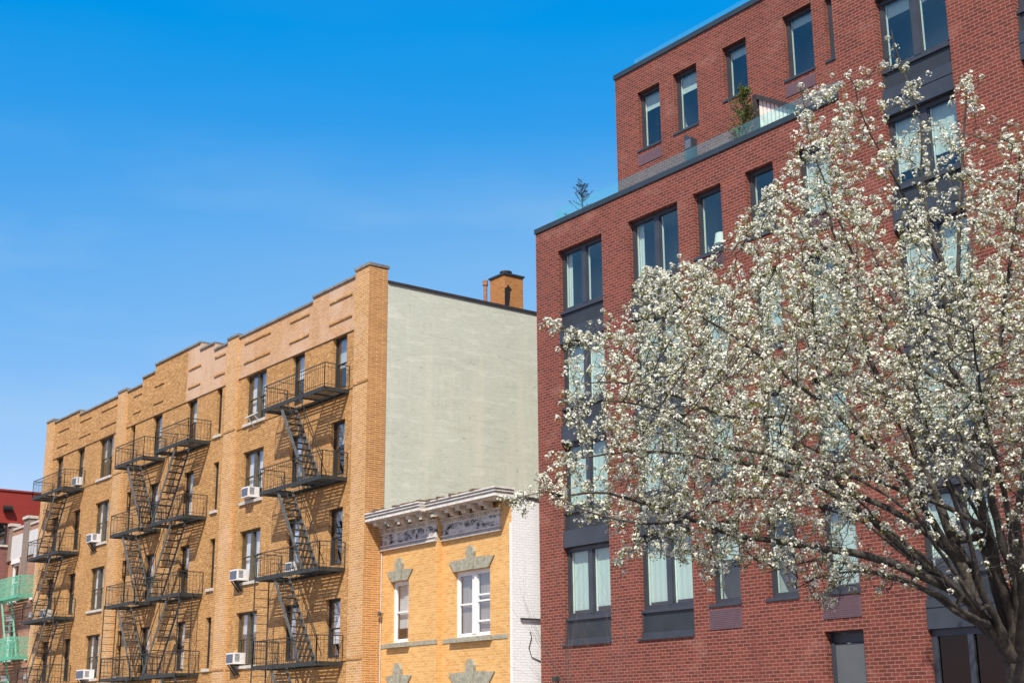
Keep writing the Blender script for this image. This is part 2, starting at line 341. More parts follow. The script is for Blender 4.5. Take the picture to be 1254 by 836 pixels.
# ------------------------------------------------------------------ windows
def frame_ring(mb, x0, x1, z0, z1, t, y0, y1):
    mb.box(x0, x0 + t, y0, y1, z0, z1); mb.box(x1 - t, x1, y0, y1, z0, z1)
    mb.box(x0 + t, x1 - t, y0, y1, z0, z0 + t); mb.box(x0 + t, x1 - t, y0, y1, z1 - t, z1)
def sash_window(root, loc, w, h, mat, state, n=1, mull=BRONZE, rec=.12, sill=None):
    """double-hung window(s); loc is the opening's lower left corner on the wall face"""
    mb = MB(); frame_ring(mb, .003, w - .003, .003, h - .003, .055, rec, rec + .09)
    iw = (w - .11) / n; pm = MB(); lowmid = h * .49
    for k in range(n):
        a = .055 + k * iw + (.05 if k else 0); b = .055 + (k + 1) * iw - (.05 if k < n - 1 else 0)
        frame_ring(mb, a, b, lowmid, h - .055, .04, rec + .025, rec + .055)
        frame_ring(mb, a, b, .055, lowmid + .035, .045, rec + .056, rec + .086)
        pm.box(a + .03, b - .03, rec + .037, rec + .043, lowmid + .03, h - .085); pm.box(a + .03, b - .03, rec + .068, rec + .074, .09, lowmid + .0)
    fr = mb.build('window', mat, root); fr.location = loc
    if n == 2:
        c = w / 2; MB().box(c - .085, c + .085, rec - .03, rec + .1, .058, h - .058).build('mullion', mull, fr)
    pm.build('pane', OLDGL, fr)
    if sill: MB().box(-.06, w + .06, -.07, rec + .0, -.11, -.003).build('sill', sill, fr)
    y = rec + .16
    top, kind = state
    if kind:
        MB().box(.06, w - .06, y, y + .012, h * (1 - top), h - .06).build('curtain', CURT if kind == 'c' else BLIND, fr)
    return fr

# ------------------------------------------------------------------ tan apartment building (five storeys)
YW = -1.55; XR = -38.55; XL = -69.75
A = thing('apartment_building', 'long tan brick apartment building with four iron fire escapes and a pale green side wall', 'building', (-54.2, YW, 0))
AO = (-54.2, YW, 0)
cols = {'W1': (-41.1, .95, 1), 'W2': (-44.02, .92, 1), 'W3': (-47.68, 1.66, 2), 'W4': (-50.22, .47, 0), 'W5': (-52.98, .93, 1),
        'W6': (-56.46, .95, 1), 'W7': (-58.92, .5, 0), 'W8': (-62.6, 1.68, 2), 'W9': (-65.4, .93, 1), 'W10': (-68.3, .97, 1)}
tops = [14.718 - 2.985 * k for k in range(5)]; WH = 1.9
holes = [(x, x + ww, t - WH, t) for x, ww, _ in cols.values() for t in tops]
MB().wall(XL, XR, 0, 14.72, YW, holes, .32).build('wall', YEL, A, AO)
# parapet, raised in steps towards the middle
pz = [(-38.6, -42.53, 16.55), (-42.53, -50.55, 16.36), (-50.55, -51.9, 16.66), (-51.9, -56.45, 16.98), (-56.45, -57.8, 16.66), (-57.8, -65.35, 16.36), (-65.35, XL, 16.58)]
pm = MB(); pm2 = MB(); cm = MB()
pz = pz[:3] + [(-51.9, -53.1, 16.98), (-53.1, -56.45, 16.98)] + pz[4:]
for a, b, z in pz:
    (pm if a > -53 else pm2).box(b, a, YW - .045, YW + .30, 14.722, z)
    cm.box(b - .0, a + .0, YW - .10, YW + .36, z + .003, z + .085)
pm.build('parapet', FRZ, A, AO); pm2.build('parapet', YEL, A, AO)
cm.build('coping', CAPST, A, AO)
plm = MB(); cap = MB()
for a, b in ((-39.46, XR + .001), (-49.2, -48.3), (-60.36, -59.4), (XL - .001, -68.78)):
    corner = b > -39 or a < -69; plm.mark(); cap.mark()
    ztop = 16.72 if corner else 16.46
    plm.box(a, b, YW - .13, YW + .01, 0, 14.70)
    plm.box(a, b, YW - .13, YW - .03, 14.703, ztop); cap.box(a - .03, b + .03, YW - .17, YW + (.66 if b > -39 else .3), ztop + .003, ztop + .1)
plm.split('pilaster', PIL, A, AO); cap.split('pilaster_cap', CAPST, A, AO)
# string courses at the sill lines
sm = MB()
for z in (12.76, 3.80):
    xs = [(-68.78, -68.32), (-67.3, -65.42), (-64.45, -62.7), (-60.85, -60.37), (-59.39, -58.95), (-58.4, -57.9), (-55.5, -53.0), (-52.03, -50.3), (-49.7, -49.22), (-48.28, -47.78), (-45.95, -44.05), (-43.08, -41.12), (-40.13, -39.48)]
    for a, b in xs: sm.box(a, b, YW - .03, YW + .01, z - .06, z + .01)
    for a, b in ((-39.48, XR + .02), (-49.22, -48.28), (-60.38, -59.38)): sm.box(a, b, YW - .155, YW - .128, z - .06, z + .01)
sm.build('string_course', YEL, A, AO)
# framed brick panels in the frieze
fm = MB()
for a, b in ((-41.3, -39.75), (-44.2, -42.75), (-47.85, -45.7), (-50.45, -49.5), (-52.9, -51.75), (-56.4, -55.4), (-58.7, -57.8), (-62.5, -60.6), (-65.25, -63.75), (-68.2, -66.7)):
    for z in (15.22, 16.0): fm.mark(); fm.box(a, b, YW - .085, YW - .044, z, z + .075)
fm.split('frieze_panel', YEL, A, AO)
# return of the face brick round the corner, then the painted side wall
MB().quad((XR, YW + .01, 0), (XR, -.95, 0), (XR, -.95, 14.7), (XR, YW + .01, 14.7)).quad((XR, YW + .01, 14.7), (XR, -.95, 14.7), (XR, -.95, 16.72), (XR, YW + .01, 16.72)).quad((XR, -.95, 16.2), (XR - .4, -.95, 16.2), (XR - .4, -.95, 16.72), (XR, -.95, 16.72)).build('corner_return', ORG, A, AO)
MB().quad((XR - .0, YW - .131, 0), (XR + .004, YW + .02, 0), (XR + .004, YW + .02, 16.72), (XR + .004, YW - .131, 16.72)).build('corner_face', ORG, A, AO)
BK = 14.0
MB().quad((XR - .02, -.95, 0), (XR - .02, BK, 0), (XR - .02, BK, 16.22), (XR - .02, -.95, 16.22)).build('side_wall', GRN, A, AO)
MB().box(XR - .30, XR + .03, -.93, BK, 16.222, 16.31).build('side_coping', FLASH, A, AO)
MB().quad((XL, BK, 0), (XL, YW, 0), (XL, YW, 16.3), (XL, BK, 16.3)).quad((XR, BK, 0), (XL, BK, 0), (XL, BK, 16.22), (XR, BK, 16.22)).build('rear_wall', YEL, A, AO)
rf = MB().quad((XL, YW + .3, 15.7), (XR - .021, YW + .3, 15.7), (XR - .021, BK, 15.7), (XL, BK, 15.7)).build('roof', ROOFM, A, AO)
ch = MB().box(-41.95, -41.0, 5.86, 6.76, 15.7, 18.5).build('chimney', CHM, rf, AO)
c2 = MB().box(-42.0, -40.95, 5.81, 6.81, 18.503, 18.57); c2.build('chimney_cap', COPING, rf, AO)
MB().tube([(-41.5, 6.3, 18.57), (-41.5, 6.3, 18.72), (-41.5, 6.3, 18.74), (-41.5, 6.3, 18.8)], [.16, .16, .24, .24], 12).build('chimney_pot', FLASH, rf, AO)
tm = MB()   # dark irregular patch on the chimney's face
poly = [(5.862, 17.2), (5.862, 17.95), (5.95, 17.98), (6.02, 18.12), (6.13, 18.0), (6.22, 17.93), (6.13, 17.85), (6.11, 17.5), (6.06, 17.2)]
n0 = len(tm.v); tm.v += [(-40.997, y, z) for y, z in poly]; tm.f.append(tuple(range(n0, n0 + len(poly)))[::-1])
tm.build('chimney_patch', MATTBLK, rf, AO)
MB().tube([(-41.35, 5.2, 15.7), (-41.35, 5.2, 18.02)], .075, 10).tube([(-41.35, 5.2, 18.0), (-41.35, 5.2, 18.2)], .105, 10).tube([(-41.35, 5.2, 17.22), (-41.35, 5.2, 17.3)], .1, 10).build('vent_pipe', RUST, rf, AO)
MB().box(XL + .3, XR - .3, YW + .9, YW + .95, .1, 15.6).build('interior', DARK, A, AO)  # dark sheet behind the windows, room shade put into its colour
fl = MB()
for t in tops: fl.box(XL + .3, XR - .3, YW + .33, YW + .9, t + .35, t + .45)
fl.build('floor_slab', CEIL, A, AO)
rnd = random.Random(3)
for cn, (x, ww, n) in cols.items():
    for r, t in enumerate(tops):
        st = rnd.choice([(.5, 'c'), (.94, 'c'), (.4, 'b'), (.55, 'b'), (.94, 'c'), (.2, 'c'), (.94, 'c'), (.75, 'c')])
        sash_window(A, (x - AO[0], 0, t - WH), ww, WH, BRONZE if n == 2 else BLACKF, st, max(n, 1), BRONZE, .13, SILL if n != 1 else None)

# ------------------------------------------------------------------ fire escapes
PZ = [12.61 - 2.985 * k for k in range(4)]
def fire_escape(label, xa, xb, down, ladder_end):
    """platforms from xa to xb (xa<xb); down=+1: stairs run down towards +X"""
    cx = (xa + xb) / 2; org = (cx, YW, 0)
    T = thing('fire_escape', label, 'fire escape', org, 'iron fire escapes on the tan building')
    y0, y1 = YW - .97, YW - .02
    L = xb - xa
    for k, z in enumerate(PZ):
        s0 = (xa + 1.15) if down > 0 else (xb - 1.15)
        ho = (s0, s0 + 1.5) if down > 0 else (s0 - 1.5, s0)      # stair opening
        m = MB()
        m.box(xa, xb, y0 - .02, y0 + .02, z - .07, z + .07); m.box(xa, xa + .03, y0 + .021, y1, z - .065, z + .065); m.box(xb - .03, xb, y0 + .021, y1, z - .065, z + .065)
        m.box(xa + .03, xb - .03, y1 - .03, y1 - .001, z - .05, z + .05)
        for j in range(12):
            y = y0 + .05 + j * .075
            for a, b in ((xa + .03, ho[0]), (ho[1], xb - .03)):
                if j < 10 and y < y0 + .62 or j >= 8: pass
                m.box(a, b, y, y + .042, z - .006, z + .006)
            if y > y0 + .70: m.box(ho[0], ho[1], y, y + .042, z - .006, z + .006)
        for x in (xa + .12, ho[0] - .05, ho[1] + .05, (ho[1] + xb) / 2 if down > 0 else (xa + ho[0]) / 2, xb - .12):
            m.box(x - .03, x + .03, y0 + .025, y1 - .032, z - .055, z - .008)
        m.build('platform', IRON, T, org)
        rl = MB(); h = .88
        rail = [((xa, y1), (xa, y0)), ((xa, y0), (xb, y0)), ((xb, y0), (xb, y1))]
        for (ax, ay), (bx, by) in rail:
            for zz, tk in ((z + h, .028), (z + h * .84, .014), (z + .16, .014)): rl.bar((ax, ay, zz), (bx, by, zz), tk, tk)
            d = math.hypot(bx - ax, by - ay); n = max(2, int(round(d / .145)))
            for i in range(n + 1):
                f = i / n; x = ax + (bx - ax) * f; y = ay + (by - ay) * f
                tk = .024 if i in (0, n) else .0085
                rl.bar((x, y, z), (x, y, z + h), tk, tk)
        # guard round the stair opening
        gx = ho[0] if down > 0 else ho[1]
        gy = y0 + .68
        for zz in (z + h * .95, z + .45): rl.bar((gx, y0, zz), (gx, gy, zz), .02, .02)
        rl.build('railing', IRON, T, org)
        # stair to the level below
        zb = z - 2.985 + .02; xs = ho[0] + .02 if down > 0 else ho[1] - .02; xe = xs + down * 2.02
        sgr = MB(); yo, yi = y0 + .06, y0 + .64
        for y in (yo, yi): sgr.bar((xs, y, z + .0), (xe, y, zb), .022, .13, (0, 1, 0) if False else (0, 0, 1))
        st = sgr.build('stair', IRONL, T, org)
        trd = MB()
        for i in range(1, 12):
            f = i / 12; x = xs + (xe - xs) * f; zz = z + (zb - z) * f
            trd.box(x - .09, x + .09, yo + .012, yi - .012, zz - .012, zz + .012)
        trd.build('tread', IRON, st, org)
        hr = MB()
        for y in (yo, yi):
            hr.bar((xs + down * .25, y, z + .42), (xe + down * .1, y, zb + .78), .022, .022)
            for f in (.33, .66, .97): hr.bar((xs + (xe - xs) * f, y, z + (zb - z) * f), (xs + (xe - xs) * f + down * .06, y, z + (zb - z) * f + .72), .018, .018)
        hr.build('handrail', IRON, st, org)
    # drop ladder at one end of the lower platforms
    lx = xa - .05 if ladder_end < 0 else xb + .05; ld = MB()
    zt = PZ[2] + .1
    for y in (y0 - .02, y0 + .52): ld.bar((lx, y, zt), (lx, y, 1.2), .04, .03)
    z = zt - .15
    while z > 1.3: ld.bar((lx, y0 - .02, z), (lx, y0 + .52, z), .02, .02); z -= .29
    ld.build('drop_ladder', IRON, T, org)
    return T
fire_escape('rightmost iron fire escape on the tan facade, beside the pale green wall corner', -44.27, -39.91, 1, -1)
fire_escape('right one of the two middle iron fire escapes, its stairs slanting down to the left', -53.82, -50.62, -1, 1)
fire_escape('left one of the two middle iron fire escapes, its stairs slanting down to the right', -58.02, -54.95, 1, -1)
fire_escape('leftmost iron fire escape at the far end of the tan facade, against the sky', -68.5, -64.18, -1, 1)

# ------------------------------------------------------------------ window air conditioners
def air_conditioner(label, x, z, w=.6, h=.42, bracket=False, out=.34, y=YW):
    org = (x + w / 2, y, z)
    T = thing('air_conditioner', label, 'air conditioner', org, 'window air conditioners on the tan building')
    w *= .92; h *= .9; m = MB(); m.box(x, x + w, y - out, y + .14, z, z + h)
    m.build('housing', ACW, T, org)
    g = MB(); g.box(x + .04, x + w - .04, y - out - .012, y - out - .002, z + .05, z + h - .05)
    g.build('rear_grille', ACG, T, org)
    v = MB()
    for i in range(6): v.box(x + w + .001, x + w + .008, y - out + .06, y - .1, z + .1 + i * .045, z + .12 + i * .045)
    v.build('side_louvre', ACG, T, org)
    if bracket: MB().bar((x + .12, y - .32, z - .012), (x + .12, y - .005, z - .4), .035, .035).bar((x + w - .12, y - .32, z - .012), (x + w - .12, y - .005, z - .4), .035, .035).bar((x + w / 2, y - .3, z - .006), (x + w / 2, y - .002, z - .36), .09, .05).build('bracket', IRON, T, org)
SZ = [t - WH for t in tops]
air_conditioner('white air conditioner in the second-row double window left of the rightmost fire escape', -47.0, SZ[1] + .06, .6, .42)
air_conditioner('white air conditioner on a bracket in the third-row window left of the rightmost fire escape', -47.66, SZ[2] + .06, .66, .44, True)
air_conditioner('white air conditioner in the lowest visible double window left of the rightmost fire escape', -47.66, SZ[3] + .06, .66, .44, True)
air_conditioner('white air conditioner on a strut in the second-row double window of the left part', -62.5, SZ[1] + .05, .66, .42, True)
air_conditioner('wide white air conditioner filling the sill of the lowest left double window', -62.55, SZ[3] - .02, 1.0, .46, True)
air_conditioner('small white air conditioner behind the railing of the rightmost fire escape, third row', -43.85, SZ[2] + .06, .5, .36, False, .1)
air_conditioner('small white air conditioner behind the topmost railing of the leftmost fire escape', -65.3, SZ[0] + .08, .6, .42, False, .2)
air_conditioner('small white air conditioner behind the third railing of the leftmost fire escape', -68.2, SZ[2] + .06, .6, .42, False, .25)
T = thing('mounting_bracket', 'small white metal bracket fixed at the sill of the top double window', 'bracket', (-46.9, YW - .1, SZ[0]), None)
O = (-46.9, YW - .1, SZ[0])
MB().bar((-47.1, YW - .28, SZ[0] + .12), (-46.1, YW - .28, SZ[0] + .16), .03, .03).bar((-46.85, YW - .28, SZ[0] + .12), (-46.8, YW - .02, SZ[0] - .25), .03, .03).bar((-46.4, YW - .28, SZ[0] + .14), (-46.5, YW - .02, SZ[0] - .02), .03, .03).build('arm', ACW, T, O)
# small wall lamps on the tan corner
def wall_lamp(label, x, y, z, s=1):
    O = (x, y, z); T = thing('wall_lamp', label, 'lamp', O, None)
    MB().box(x - .02 * s, x + .02 * s, y - .2 * s, y, z - .02 * s, z + .02 * s).build('arm', IRON, T, O)
    MB().tube([(x, y - .2 * s, z - .09 * s), (x, y - .2 * s, z + .0), (x, y - .2 * s, z + .1 * s)], [.1 * s, .085 * s, .05 * s], 10).build('lamp_head', IRON, T, O)
wall_lamp('small dark lamp in the corner between the tan pier and the golden house', -38.42, -.99, 5.15, .7)

# ------------------------------------------------------------------ golden row house
H = thing('row_house', 'two-storey golden brick row house with grey keystone lintels and a white bracketed cornice', 'house', (-35.2, -.99, 0)); HO = (-35.2, -.99, 0)
YL, YR = -.99, -.77; XC = -35.4; XE = -31.93
w1 = (-37.93, -36.95, 4.20, 6.10); w2 = (-34.78, -32.98, 4.20, 6.14)
low1 = (-37.93, -36.95, .95, 2.88); low2 = (-34.78, -32.98, .95, 2.86)
m = MB().wall(XR + .003, XC, 0, 7.9, YL, [w1, low1], .25).wall(XC, XE, 0, 8.02, YR, [w2, low2], .25)
m.quad((XC, YL, 0), (XC, YR, 0), (XC, YR, 7.9), (XC, YL, 7.9)); m.build('wall', HOU, H, HO)
MB().quad((XE, YR, 0), (XE, 12, 0), (XE, 12, 8.02), (XE, YR, 8.02)).build('side_wall', WHT, H, HO)
MB().box(XE - .1, XE + .002, YR - .004, YR + .05, 0, 7.32).build('painted_corner_strip', WHT, H, HO)
MB().box(XE - .45, XE + .04, YR - .06, 12, 8.023, 8.10).build('flashing', FLASH, H, HO)
MB().quad((XR + .01, YL + .2, 7.95), (XE, YL + .2, 7.95), (XE, 12, 7.95), (XR + .01, 12, 7.95)).build('roof', ROOFM, H, HO)
MB().box(XR + .1, XE - .1, YL + 1.0, YL + 1.05, .1, 7.9).build('interior', DARK, H, HO)  # backing sheet coloured dark in place of room shade
MB().box(XR + .1, XE - .1, YR + .3, YL + 1.0, 6.5, 6.6).box(XR + .1, XE - .1, YR + .3, YL + 1.0, 3.2, 3.3).build('floor_slab', CEIL, H, HO)
# lintels with keystones, sills, band
def key_lintel(xa, xb, z, y, nm):
    c = (xa + xb) / 2; hw = (xb - xa) / 2; m = MB()
    m.prism([(c - hw + .02, z), (c - .16, z), (c - .16, z + .36), (c - hw - .24, z + .31)], y - .05, y + .01)
    m.prism([(c + .16, z), (c + hw - .02, z), (c + hw + .24, z + .31), (c + .16, z + .36)], y - .05, y + .01)
    m.prism([(c - .15, z), (c + .15, z), (c + .21, z + .52), (c + .10, z + .70), (c - .10, z + .70), (c - .21, z + .52)], y - .10, y + .011)
    m.build('keystone_lintel', STONE, H, HO)
key_lintel(w1[0], w1[1], 6.105, YL, 0); key_lintel(w2[0], w2[1], 6.145, YR, 0)
key_lintel(low1[0], low1[1], 2.885, YL, 0); key_lintel(low2[0], low2[1], 2.865, YR, 0)
sm = MB()
for (a, b, z0, z1), y in ((w1, YL), (w2, YR), (low1, YL), (low2, YR)): sm.mark(); sm.box(a - .14, b + .10, y - .13, y + .12, z0 - .14, z0 - .003)
sm.split('sill', STONE, H, HO)
bm_ = MB().box(XR + .01, w1[0] - .145, YL - .02, YL + .01, 4.07, 4.19).box(w1[1] + .105, XC + .018, YL - .02, YL + .01, 4.07, 4.19).box(XC + .02, w2[0] - .145, YR - .02, YR + .01, 4.07, 4.19).box(w2[1] + .105, XE - .2, YR - .02, YR + .01, 4.07, 4.19)
bm_.build('stone_band', STONE, H, HO)
def house_window(wn, y, n, states):
    a, b, z0, z1 = wn; w_, h_ = b - a, z1 - z0
    mb = MB(); frame_ring(mb, .004, w_ - .004, .004, h_ - .004, .085, .10, .20); pm = MB()
    if n == 2: mb.box(w_ / 2 - .10, w_ / 2 + .10, .08, .205, .09, h_ - .09)
    for k in range(n):
        a0 = .089 if k == 0 else w_ / 2 + .1; b0 = w_ - .089 if k == n - 1 else w_ / 2 - .1
        hz = [h_ * .5] if (n == 1 or k == 0) else [h_ * .23, h_ * .53, h_ * .62]
        for z in hz: mb.box(a0, b0, .12, .19, z - .025, z + .025)
        frame_ring(mb, a0, b0, .089, h_ - .089, .035, .125, .18)
        pm.box(a0 + .02, b0 - .02, .150, .156, .1, h_ - .1)
    fr = mb.build('window', WTRIM, H); fr.location = (a - HO[0], y - HO[1], z0)
    pm.build('pane', OLDGL, fr)
    for k, (f0, f1, mm) in enumerate(states):
        a0 = .1 if k == 0 else w_ / 2 + .1; b0 = w_ - .1 if (k == n - 1) else w_ / 2 - .1
        MB().box(a0, b0, .25 + k * .003, .262 + k * .003, h_ * f0, h_ * f1).build('curtain', mm, fr)
house_window(w1, YL, 1, [(.24, .96, BLIND)]); house_window(w2, YR, 2, [(.06, .96, DRAPE), (.0, .96, DRAPE)])
house_window(low1, YL, 1, [(.3, .96, BLIND)]); house_window(low2, YR, 2, [(.5, .96, CURT), (.5, .96, CURT)])
# bracketed cornice
CO = MB(); CW = MB(); FR_ = MB(); DN = MB(); BR = MB(); LT = MB()
def cornice(xa, xb, yb, left_end, right_end):
    e = lambda p: (xa - (p if left_end else 0), xb + (p if right_end else 0))
    def lay(mb, z0, z1, p):
        a, b = e(p) if right_end else (xa, xb); mb.box(a if left_end else xa, b, yb - p, yb + .02, z0, z1)
    lay(CW, 7.13, 7.17, .10); lay(CO, 7.172, 7.25, .075); lay(CW, 7.252, 7.29, .10)
    lay(FR_, 7.292, 7.62, .05); lay(CW, 7.622, 7.655, .09)
    lay(DN, 7.657, 7.74, .085)
    x = xa + .03
    while x < xb - .05: DN.box(x, x + .06, yb - .13, yb - .086, 7.665, 7.735); x += .11
    lay(DN, 7.742, 7.80, .15)
    n = 5; 
    for i in range(n):
        c = xa + (xb - xa) * (i + .5) / n + .05
        BR.mark(); BR.prism([(c - .11, 7.80), (c + .11, 7.80), (c + .11, 7.99), (c - .11, 7.99)], yb - .32, yb - .15)
        BR.prism([(c - .10, 7.87), (c + .10, 7.87), (c + .10, 7.99), (c - .10, 7.99)], yb - .53, yb - .321)
    lay(DN, 7.992, 8.02, .60); lay(CW, 8.022, 8.085, .68); lay(CO, 8.087, 8.16, .655); lay(CW, 8.162, 8.185, .69); lay(CO, 8.187, 8.245, .675); lay(CW, 8.247, 8.285, .71)
    a, b = xa, xb
    x = a + .1
    rr = random.Random(5 + int(xb))
    while x < b - .1:
        s_ = rr.uniform(.02, .07); LT.box(x, x + rr.uniform(.08, .3), yb - rr.uniform(.6, .74), yb - rr.uniform(.0, .4), 8.287, 8.287 + s_); x += rr.uniform(.08, .25)
cornice(XR + .02, XC + .003, YL, False, False); cornice(XC + .006, -32.5, YR, False, True)
cr = CW.build('cornice', CORNW, H, HO)
CO.build('cornice_moulding', CORN, cr, HO); FR_.build('frieze', PEEL, cr, HO); DN.build('dentil_course', DIRT_BOUNCE, cr, HO); BR.split('bracket', DIRT_BOUNCE, cr, HO); LT.build('roof_debris', LITTER, cr, HO)
MB().tube([(XE + .05, -.5, 4.6), (XE + .05, .6, 4.6)], .03, 8).build('conduit', IRON, H, HO)
MB().tube([(XE + .02, -.15, 4.25), (XE + .02, -.1, 4.1), (XE + .02, -.2, 3.8), (XE + .02, -.1, 3.55), (XE + .02, .2, 3.45), (XE + .02, .6, 3.42)], .012, 6).build('cable', IRON, H, HO)
MB().tube([(XR + .03, YL - .03, 0.2), (XR + .03, YL - .03, 7.1)], .022, 8).build('downpipe', SILL, H, HO)

# ------------------------------------------------------------------ red brick apartment building
B = thing('apartment_building', 'red brick apartment block with charcoal window bays, terrace glass and a set-back top storey', 'building', (-20, 0, 0)); BO = (-20, 0, 0)
BL, BRX, FLX = -31.62, -9.0, -19.8; SB = 3.5; TOP = 22.33
heads = [15.29, 12.55, 9.50, 6.52]; sills = [13.50, 10.52, 7.52, 4.52]
bays = {'A': (-30.57, -28.58), 'B': (-27.45, -25.45)}
sing = {'C': (-24.85, -23.82), 'D': (-22.96, -22.0), 'E': (-21.25, -20.22)}
FB = (-18.55, -16.62); GB = (-14.96, -13.0)
hol = [(a, b, 3.78, 15.29) for a, b in bays.values()]
hol += [(a, b, s_, h_) for a, b in sing.values() for s_, h_ in zip(sills, heads)]
hol += [(FB[0], FB[1], 0.02, 21.3), (GB[0], GB[1], 0.02, 21.3), (-21.32, -20.22, 0.02, 3.655)]
m = MB().wall(BL, FLX, 0, 16.13, 0, hol, .30).wall(FLX, BRX, 0, TOP, 0, hol, .30)
m.quad((BL, 14, 0), (BL, 0, 0), (BL, 0, 16.13), (BL, 14, 16.13)).quad((FLX, SB, 15.6), (FLX, 0, 15.6), (FLX, 0, TOP), (FLX, SB, TOP)).quad((BRX, 0, 0), (BRX, 14, 0), (BRX, 14, TOP), (BRX, 0, TOP))
m.build('wall', RED, B, BO)
# set-back storey
ups = {'U1': (-30.64, -29.6), 'U2': (-28.98, -27.93), 'U3': (-26.81, -25.84), 'U4': (-24.39, -23.31), 'U5': (-22.86, -21.86)}
uh = [(a, b, 19.74 if k == 'U3' else 19.45, 21.45) for k, (a, b) in ups.items()]
MB().wall(BL - .08, FLX, 15.6, TOP, SB, uh, .30).quad((BL - .08, 14, 15.6), (BL - .08, SB, 15.6), (BL - .08, SB, TOP), (BL - .08, 14, TOP)).build('setback_wall', RED, B, BO)
MB().quad((BL, .3, 15.75), (FLX, .3, 15.75), (FLX, SB, 15.75), (BL, SB, 15.75)).quad((BL, SB, TOP - .1), (BRX, SB, TOP - .1), (BRX, 14, TOP - .1), (BL, 14, TOP - .1)).quad((FLX, 0, TOP - .1), (BRX, 0, TOP - .1), (BRX, SB, TOP - .1), (FLX, SB, TOP - .1)).build('roof', ROOFM, B, BO)
MB().box(BL - .03, FLX, -.04, .34, 16.133, 16.285).box(BL - .03, BL + .3, .343, SB - .01, 16.133, 16.285).build('terrace_coping', COPING, B, BO)
MB().box(BL - .12, FLX - .003, SB - .04, SB + .3, TOP + .003, TOP + .17).box(FLX, BRX, -.04, .34, TOP + .003, TOP + .17).build('roof_coping', COPING, B, BO)
g1 = MB(); ps = MB(); x = -31.12
while x < FLX - .4:
    x2 = min(x + 1.9, FLX - .32); g1.box(x + .01, x2 - .01, .39, .402, 16.2, 16.86); ps.box(x2 - .012, x2 + .012, .38, .405, 16.2, 16.84); x = x2
g1.box(-31.12, -31.108, .41, SB - .05, 16.2, 16.86)
gl = g1.build('glass_railing', RAILGL, B, BO); ps.build('railing_post', RAILGL, gl, BO)
g2 = MB(); ps2 = MB(); x = -31.12
while x < FLX - .4:
    x2 = min(x + 1.78, FLX - .2); g2.box(x + .01, x2 - .01, SB + .36, SB + .372, TOP, TOP + .62); ps2.box(x2 - .012, x2 + .012, SB + .35, SB + .375, TOP, TOP + .6); x = x2
g2.box(-31.12, -31.108, SB + .38, 12, TOP, TOP + .62)
gl2 = g2.build('glass_railing', RAILGL, B, BO); ps2.build('railing_post', RAILGL, gl2, BO)
# ptac grilles
pt = [(sing['C'], 13.02, 13.37), (sing['E'], 13.02, 13.37), (sing['C'], 10.04, 10.37), (sing['E'], 10.04, 10.37), (sing['C'], 7.02, 7.37), (sing['E'], 7.02, 7.37), (sing['C'], 3.90, 4.38), (sing['E'], 3.93, 4.40)]
for (a, b), z0, z1 in pt:
    g = MB().box(a - .05, b - .0, -.018, .01, z0, z1).build('vent_grille', PTAC, B, BO)
    lv = MB(); z = z0 + .03
    while z < z1 - .03: lv.box(a - .02, b - .03, -.024, -.0182, z, z + .012); z += .045
    lv.build('louvre', PTAC, g, BO)
for nm in ('U1', 'U4'):
    a, b = ups[nm]; MB().box(a - .02, b - .0, SB - .018, SB + .01, 18.9, 19.25).build('vent_grille', PTAC, B, BO)
# backing rooms
bi = MB(); bi.box(BL + .35, BRX - .2, 1.6, 1.65, .1, 16.0); bi.box(FLX + .3, BRX - .2, 1.6, 1.65, 16.003, TOP - .2); bi.box(BL + .35, FLX - .3, SB + 1.6, SB + 1.65, 15.8, TOP - .2)
bi.box(BL + .02, BL + .3, .32, 1.6, .1, 16.0); bi.box(BL - .06, BL + .25, SB + .32, SB + 1.6, 15.8, TOP - .2)
for x_ in (-28.0, -25.2, -23.4, -21.6, -19.6, -15.8): bi.box(x_ - .06, x_ + .06, .32, 1.598, .1, 15.9)
for x_ in (-29.3, -27.3, -25.1, -23.0): bi.box(x_ - .06, x_ + .06, SB + .32, SB + 1.598, 15.8, TOP - .2)
bi.build('interior', ROOM, B, BO)
fl = MB()
for z in (3.2, 6.62, 9.6, 12.65): fl.box(BL + .35, BRX - .2, .36, 1.6, z, z + .16)
fl.box(BL + .35, FLX, .36, 1.6, 15.4, 15.55); fl.box(FLX + .3, BRX - .2, .36, 1.6, 15.4, 15.55); fl.box(FLX + .3, BRX - .2, .36, 1.6, 18.35, 18.5); fl.box(BL + .35, FLX - .3, SB + .36, SB + 1.6, 21.5, 21.65)
fl.build('floor_slab', CEIL, B, BO)
